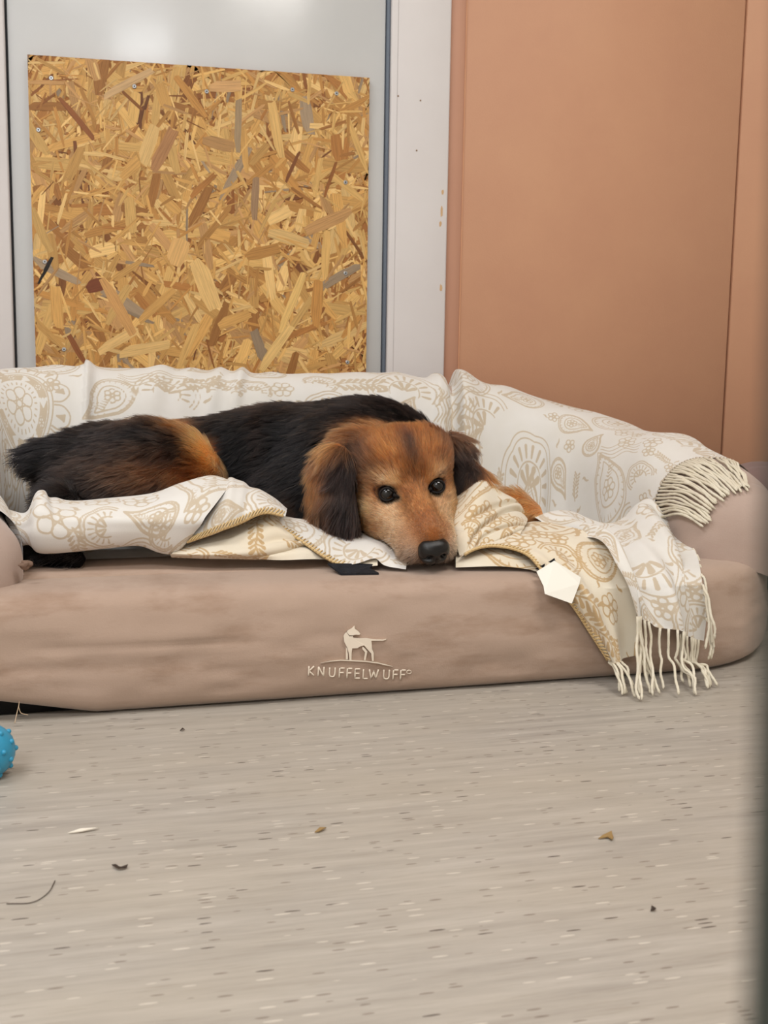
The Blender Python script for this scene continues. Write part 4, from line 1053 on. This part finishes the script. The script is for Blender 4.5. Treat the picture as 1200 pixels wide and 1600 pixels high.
M_hair = bpy.data.materials.new('dog_fur'); M_hair.use_nodes = True; nt = M_hair.node_tree; nt.nodes.clear()
out = N(nt, 'ShaderNodeOutputMaterial'); hs = N(nt, 'ShaderNodeBsdfHairPrincipled'); hs.parametrization = 'COLOR'
hs.inputs['Roughness'].default_value = .38; hs.inputs['Radial Roughness'].default_value = .55; hs.inputs['Coat'].default_value = .0; hs.inputs['IOR'].default_value = 1.42
at = N(nt, 'ShaderNodeAttribute', attribute_name='hair_color'); nt.links.new(at.outputs['Color'], hs.inputs['Color']); nt.links.new(hs.outputs[0], out.inputs[0])

def make_fur():
    A, B, C_, D_ = V[Fq[:, 0]], V[Fq[:, 1]], V[Fq[:, 2]], V[Fq[:, 3]]
    cen = (A+B+C_+D_)/4; area = np.linalg.norm(np.cross(C_-A, D_-B), axis=1)/2
    hwf = np.maximum(head_w(cen), ear_w(cen)); vis = ((CAM-cen)*(NV[Fq[:, 0]])).sum(1) > -.25
    wgt = area*(1+3.2*hwf)*np.where(vis, 1, .18)*np.where(cen[:, 2] < SEAT+.02, .05, 1)
    NH = 210000
    k = rngd.choice(len(cen), NH, p=wgt/wgt.sum()); r1, r2 = rngd.random((2, NH, 1))
    P = A[k]*(1-r1)*(1-r2)+B[k]*r1*(1-r2)+C_[k]*r1*r2+D_[k]*(1-r1)*r2
    Nn = NV[Fq[k, 0]]*(1-r1)+NV[Fq[k, 2]]*r1; Nn /= np.linalg.norm(Nn, axis=1, keepdims=True)
    q = to_head(P); hw = head_w(P); ew = ear_w(P)
    keep = np.ones(NH, bool)
    for e in EYE: keep &= np.linalg.norm((q-np.array(e))*np.array([1, 1.05, .6]), axis=1) > 1.36
    keep &= np.linalg.norm((q-np.array(NOSE))/np.array([2.35, 1.95, 2.0]), axis=1) > 1.0
    P, Nn, q, hw, ew = P[keep], Nn[keep], q[keep], hw[keep], ew[keep]; n = len(P)
    # lengths (m) and combing
    ln = np.full(n, .036)
    face = np.clip(np.linalg.norm((q-np.array(NOSE)), axis=1), 0, 18)
    lh = np.interp(face, [0, 2.5, 6, 10, 14, 18], [.003, .004, .0065, .011, .018, .027])
    for e in EYE: lh = lh*np.clip(np.linalg.norm(q-np.array(e), axis=1)/3.4, .45, 1)
    ln = ln*(1-hw)+lh*hw; ln = ln*(1-ew)+.050*ew
    back = sstep(.38, .42, P[:, 2])*(1-hw); ln = ln*(1-.25*back)
    ln *= rngd.uniform(.6, 1.15, n)
    flow = np.tile(-.85*rh-.40*up-.12*fh, (n, 1))
    thigh = sstep(.06, .0, (P-CAM)@rh+.05)
    rightside = sstep(.02, .12, ((P-CAM)@rh)-.22)
    flow = flow+rightside[:, None]*(np.array([.55*rh+-.35*up])*1.0)
    nose = hl(0, -2.6, 10.8); hf = P-nose; hf /= np.linalg.norm(hf, axis=1, keepdims=True)
    flow = flow*(1-hw[:, None])+hf*hw[:, None]
    side = np.where(((P-HO)@cr) < 0, -1, 1)[:, None]
    ef = -up[None]*.95+rh[None]*np.where(side < 0, -.34*sstep(.30, .36, P[:, 2:])-.06, .45)-.1*fh[None]
    flow = flow*(1-ew[:, None])+ef*ew[:, None]
    cl = np.stack([vnoise(P, 55, 31), vnoise(P, 55, 32), vnoise(P, 55, 33)], 1)
    c2 = np.stack([vnoise(P, 18, 34), vnoise(P, 18, 35), vnoise(P, 18, 36)], 1)
    flow = flow+(cl*.42+c2*.30)*(1-.62*hw)[:, None]+rngd.normal(0, .10, (n, 3))
    flow -= Nn*(flow*Nn).sum(1, keepdims=True)*.85; flow /= np.linalg.norm(flow, axis=1, keepdims=True)
    lift = (.42*(1-hw)+.26*hw)*(1-.35*ew)+rngd.normal(0, .06, n)
    d0 = flow+Nn*(lift+.28)[:, None]; d1 = flow+Nn*(lift-.18)[:, None]-up*.10*(1-hw)[:, None]
    d0 /= np.linalg.norm(d0, axis=1, keepdims=True); d1 /= np.linalg.norm(d1, axis=1, keepdims=True)
    K = 5; pts = np.empty((n, K, 3)); p = P-Nn*.0008; pts[:, 0] = p
    for j in range(1, K):
        t = (j-.5)/(K-1); p = p+(d0*(1-t)+d1*t)*(ln/(K-1))[:, None]; pts[:, j] = p
    # tufts: hairs lean to the nearest guide hair towards their tips
    from mathutils.kdtree import KDTree
    gi = rngd.choice(n, n//14, replace=False); kd = KDTree(len(gi))
    for a, b in enumerate(gi): kd.insert(P[b], a)
    kd.balance(); near = gi[np.array([kd.find(p_)[1] for p_ in P])]
    cs = (.55*(1-hw)+.40*hw)*(1-ew)+.70*ew; cs = cs*rngd.uniform(.5, 1.1, n)
    for j in range(1, K): pts[:, j] = pts[:, j]*(1-(cs*(j/(K-1))**1.2)[:, None])+pts[near, j]*(cs*(j/(K-1))**1.2)[:, None]
    pts[..., 2] = np.maximum(pts[..., 2], SEAT+.002)
    rad = np.array([1., .95, .8, .55, .12])[None]*(.00036*(1-hw)+.00024*hw)[:, None]*rngd.uniform(.7, 1.2, (n, 1))
    Cc = dog_color(P); Cc = Cc*(1+.22*vnoise(near[:, None]*np.array([[.731, .37, .11]]), 1., 77))[:, None]
    # grizzled single pale hairs
    gz = (rngd.random(n) < .02)[:, None]; Cc = np.where(gz, Cc*.5+np.array([150, 130, 115])*.5, Cc)
    hcv = bpy.data.hair_curves.new('fur'); hcv.add_curves([K]*n)
    off = np.array(dog.location)
    hcv.attributes['position'].data.foreach_set('vector', (pts-off).astype(np.float32).ravel())
    ra = hcv.attributes.get('radius') or hcv.attributes.new('radius', 'FLOAT', 'POINT'); ra.data.foreach_set('value', rad.astype(np.float32).ravel())
    ca = hcv.attributes.new('hair_color', 'FLOAT_COLOR', 'CURVE'); ca.data.foreach_set('color', np.hstack([lin(Cc), np.ones((n, 1))]).astype(np.float32).ravel())
    hcv.materials.append(M_hair)
    o = link(bpy.data.objects.new('fur', hcv), dog); o['kind'] = 'stuff'
make_fur()

# eyes, lids, nose, whiskers
M_eye, nt, b = mat('eye', rough=.02, spec=.6)
v = coords(nt, (1, 1, 1), 'Object'); sx = N(nt, 'ShaderNodeVectorMath', operation='LENGTH')
at = N(nt, 'ShaderNodeAttribute', attribute_name='iris')
nt.links.new(ramp(nt, at.outputs['Fac'], [(.0, L4(6, 5, 6)), (.36, L4(8, 6, 6)), (.42, L4(22, 14, 11)), (.62, L4(26, 17, 13)), (.68, L4(8, 7, 7)), (.74, L4(24, 19, 18))]), b.inputs['Base Color'])

M_lid = mat('eyelid_skin', L4(20, 15, 14), .7, .3)[0]
M_nose, nt, b = mat('nose_leather', L4(11, 9, 10), .27, .5)
vo = N(nt, 'ShaderNodeTexVoronoi'); vo.inputs['Scale'].default_value = 900; nt.links.new(coords(nt), vo.inputs['Vector']); bump(nt, b, vo.outputs['Distance'], .35, .0006)
def sphere_grid(n=32):
    th = np.linspace(0, np.pi, n); ph = np.linspace(0, 2*np.pi, 2*n, endpoint=False); T, Pn = np.meshgrid(th, ph, indexing='ij')
    return np.stack([np.sin(T)*np.cos(Pn), np.sin(T)*np.sin(Pn), np.cos(T)], -1).reshape(-1, 3), grid_faces(n, 2*n, False, True)
D, Fs_ = sphere_grid()
for (x, y, z) in EYE:
    c = hl(x, y, z+.1); gaze = CAM-c+np.array([.0, 0, .05]); gaze /= np.linalg.norm(gaze)
    e = mesh_obj('eye', c+D*ER*HS, Fs_[:, ::-1], M_eye, dog); fattr(e, 'iris', 'FLOAT', 'POINT', 'value', np.arccos(np.clip(D@gaze, -1, 1))/1.3)
    s = -1 if x < 0 else 1
    # almond lid ring round the eyeball, drawn out to the inner corner
    c, g_, e1, e2, s = eye_frame(x, y, z); pts = []
    for a in np.linspace(0, 2*np.pi, 44):
        inner = max(0., -s*math.cos(a)); lx = math.cos(a)*(1.06+.26*inner**4); ly = math.sin(a)*.93-.20*inner**3
        dz = math.sqrt(max(.10, 1.30**2-lx*lx-ly*ly)); pts.append(c+(e1*lx+e2*ly+g_*dz)*HS)
    Vt, Ft = tube_vf(pts, .0017, 8); mesh_obj('eyelid', Vt, Ft, M_lid, dog)
    Vt, Ft = tube_vf(spline([c+(g_*.85-e1*s*.95-e2*.2)*HS, c+(g_*.85-e1*s*1.4-e2*.38)*HS, c+(g_*.75-e1*s*1.85-e2*.65)*HS], 8), np.linspace(.0034, .0012, 8), 8); mesh_obj('eye_corner', Vt, Ft, M_lid, dog)
def nose():
    n = 48; Dn, Fn = sphere_grid(n)
    q = Dn.copy(); x, y, z = q.T                      # x across, y up, z forward
    x = np.sign(x)*np.abs(x)**.85*2.35; y = np.sign(y)*np.abs(y)**.85*2.12; z = z*1.75
    x = x*(1+.10*(y/1.85)); z = z-.25*np.clip(-y, 0, 2)*.6
    for sx_ in (-1, 1):
        d = np.sqrt(((x-sx_*.98)/.55)**2+((y+.25)/.48)**2); z = z-1.0*np.exp(-d**2*1.4)*(z > 0)
        d = np.sqrt(((x-sx_*1.75)/.6)**2+((y+.62)/.22)**2); z = z-.5*np.exp(-d**2)*(z > -.4); 
    z = z-.32*np.exp(-(x/.16)**2)*sstep(.3, -.6, y)*(z > 0)
    P = HO+((np.stack([x, y, z], 1)+np.array(NOSE))*HS)@HR.T
    mesh_obj('nose', P, Fn, M_nose, dog)
    for sx_ in (-1, 1):
        Vt, Ft = tube_vf(spline([hl(NOSE[0]+sx_*.95, NOSE[1]-.22, NOSE[2]+.55), hl(NOSE[0]+sx_*1.0, NOSE[1]-.25, NOSE[2]+1.05)], 4), [.0046, .0042, .004, .003], 10)
    pts = [hl(0, NOSE[1]-1.8, NOSE[2]+.5), hl(0, NOSE[1]-2.3, NOSE[2]-.1), hl(0, NOSE[1]-2.7, NOSE[2]-.6)]
    Vt, Ft = tube_vf(spline(pts, 8), .0011, 6); mesh_obj('lip_groove', Vt, Ft, M_lid, dog)
nose()
M_whisk = mat('whisker', L4(215, 205, 195), .5)[0]
for k in range(14):
    s = -1 if k % 2 else 1; a = hl(s*(2.8+.3*(k % 3)), -4.6-.5*(k % 4), 6.5-.5*(k//4)); b_ = a+HR@(np.array([s*(3.2+rngd.random()*2), -1.0+rngd.normal()*.8, .6+rngd.normal()*.8])*HS)
    Vt, Ft = tube_vf(spline([a, (a+b_)/2+np.array([0, 0, .003]), b_], 8), np.linspace(.0003, .00008, 8), 4); mesh_obj('whisker', Vt, Ft, M_whisk, dog)
print('dog verts', len(V), 'nose px', proj(hl(*NOSE)), 'eyes', [proj(hl(*e)) for e in EYE], 'nose z', hl(*NOSE), 'chin', hl(0, -7.6, 6), 'top', proj(hl(0, 7.3, -7)))

# ================================================================== SMALL THINGS
# blue rubber ball with nubs
bc = onZ(-22, 1221, 0); br = .0312; bc = np.array([bc[0], bc[1]+.012, br])
ball = empty('spiky_ball', (bc[0], bc[1], 0)); tag(ball, 'bright blue rubber dog ball with little nubs at the left edge', 'ball')
M_ball = simple_noisy('blue_rubber', L4(42, 140, 178), L4(50, 152, 190), 20, .38, .5)
D2, F2 = sphere_grid(28); mesh_obj('ball_body', bc+D2*br, F2, M_ball, ball)
nb = 44
for k in range(nb):
    zz = 1-2*(k+.5)/nb; a = k*2.39996; d = np.array([math.sqrt(1-zz*zz)*math.cos(a), math.sqrt(1-zz*zz)*math.sin(a), zz])
    if bc[2]+d[2]*br*1.1 < .002: continue
    Dn, Fn = sphere_grid(7); A = np.array([[1, 0, 0], [0, 1, 0], [0, 0, 1]]); q = Dn*.0032; q = q+d*np.clip(Dn@d, 0, 1)[:, None]*.0004
    mesh_obj('nub', bc+d*br*.985+q, Fn, M_ball, ball)

# second, mauve bed just visible at the right edge
def second_bed():
    c = onY(1262, 800, 2.02); R, rt = .24, .085
    root = empty('cushion_bed', (c[0]+.16, c[1], 0)); tag(root, 'mauve plush round pet bed peeking in at the right edge', 'pet bed')
    cx, cy = c[0]+.16, c[1]; a = np.linspace(0, 2*np.pi, 96, endpoint=False); t = np.linspace(0, 2*np.pi, 28, endpoint=False)
    A, T = np.meshgrid(a, t, indexing='ij'); w = 1+.05*np.sin(A*11)
    r = R+rt*np.cos(T)*w; z = .20+rt*.85*np.sin(T)*w
    P = np.stack([cx+r*np.cos(A), cy+r*np.sin(A), z], -1); mesh_obj('rim', P.reshape(-1, 3), grid_faces(96, 28, True, True), M_mauve, root)
    rr = np.array([.01, R+.03, R+.055, R+.06, R+.05, R]); zz = np.array([.002, .002, .02, .07, .125, .15])
    A, I2 = np.meshgrid(a, np.arange(6), indexing='ij'); P = np.stack([cx+rr[I2]*np.cos(A), cy+rr[I2]*np.sin(A), zz[I2]], -1)
    mesh_obj('base', P.reshape(-1, 3), grid_faces(96, 6, True, False), mat('shadow_dark_plush', L4(52, 46, 44), .9)[0], root)  # base coloured dark to paint in the shadow below the rim
    rr = np.array([R-.03, R-.1, .05, .005]); zz = np.array([.19, .15, .135, .135]); A, I2 = np.meshgrid(a, np.arange(4), indexing='ij')
    P = np.stack([cx+rr[I2]*np.cos(A), cy+rr[I2]*np.sin(A), zz[I2]], -1); mesh_obj('cushion', P.reshape(-1, 3), grid_faces(96, 4, True, False), M_mauve, root)
second_bed()

# dark green gate post close to the lens at the right
def gate_post():
    D0 = .10
    a = CAM+ray(1196, 0)*D0; b_ = CAM+ray(1142, 1600)*D0
    dirn = (a-b_)/np.linalg.norm(a-b_); lo = b_+dirn*((.0-b_[2])/dirn[2]); hi = a+dirn*((1.3-a[2])/dirn[2])
    s = .02; x = np.array([math.cos(YAW), -math.sin(YAW), 0]); y = np.array([math.sin(YAW), math.cos(YAW), 0])
    Vp = []
    for q in (lo, hi):
        for (i, j) in ((0, 0), (1, 0), (1, 1), (0, 1)): Vp.append(q+x*s*2*i+y*s*1.5*(j-1))
    o = mesh_obj('gate_post', Vp, BOXF, M_green, None, False); tag(o, 'blurred dark green post close by along the right edge', 'post')
    bm = bmesh.new(); bm.from_mesh(o.data); bmesh.ops.bevel(bm, geom=list(bm.edges), offset=.004, segments=2, affect='EDGES', profile=.5); bm.to_mesh(o.data); bm.free()
gate_post()

# crumbs on the floor
def crumb(name, px, py, outline, m_, label, cat, hgt=.0025, curl=.002):
    c = onZ(px, py, 0); k = len(outline); P = np.array([[c[0]+x, c[1]+y, .0008+curl*abs(math.sin(i*1.7))] for i, (x, y) in enumerate(outline)])
    o = slab(name, P, hgt*.4, m_, None); tag(o, label, cat); return o
M_leaf = mat('dry_leaf', L4(150, 122, 78), .8)[0]; M_twig = mat('dark_twig', L4(60, 48, 40), .8)[0]; M_fluff = mat('pale_shaving', L4(228, 220, 206), .8)[0]
crumb('dry_leaf', 948, 1310, [(-.010, -.002), (-.004, .001), (.002, .007), (.009, .009), (.007, .002), (.005, -.005), (.002, -.009), (.0, -.002)], M_leaf, 'curled dry brown leaf scrap lying on the floor at right', 'leaf')
crumb('leaf_crumb', 500, 1299, [(-.006, -.004), (.0, .002), (.007, .004), (.004, -.001), (-.002, -.005)], M_leaf, 'small brown crumb on the floor below the logo', 'crumb')
crumb('dark_crumb', 188, 1356, [(-.008, .005), (-.004, .001), (.0, -.003), (.007, -.001), (.006, -.005), (-.001, -.007), (-.005, -.002)], M_twig, 'small dark bent twig crumb on the floor at left', 'crumb')
crumb('wood_shaving', 132, 1300, [(-.016, -.003), (-.004, .001), (.014, .004), (.012, .001), (-.002, -.003)], M_fluff, 'pale thin wood shaving on the floor at left', 'shaving')
crumb('dark_crumb', 1020, 1423, [(-.003, -.002), (.0, .003), (.003, .0), (.001, -.003)], M_twig, 'tiny black crumb on the floor at lower right', 'crumb')
crumb('dark_crumb', 285, 1142, [(-.003, -.002), (.0, .002), (.003, .0), (.001, -.003)], M_twig, 'tiny dark crumb on the floor near the bed front', 'crumb')
hp = spline([onZ(10, 1412, .001), onZ(50, 1410, .001), onZ(75, 1395, .001), onZ(86, 1376, .001)], 20); Vt, Ft = tube_vf(hp, .0004, 5)
tag(mesh_obj('stray_hair', Vt, Ft, M_twig), 'single curved stray hair on the floor at left', 'hair')
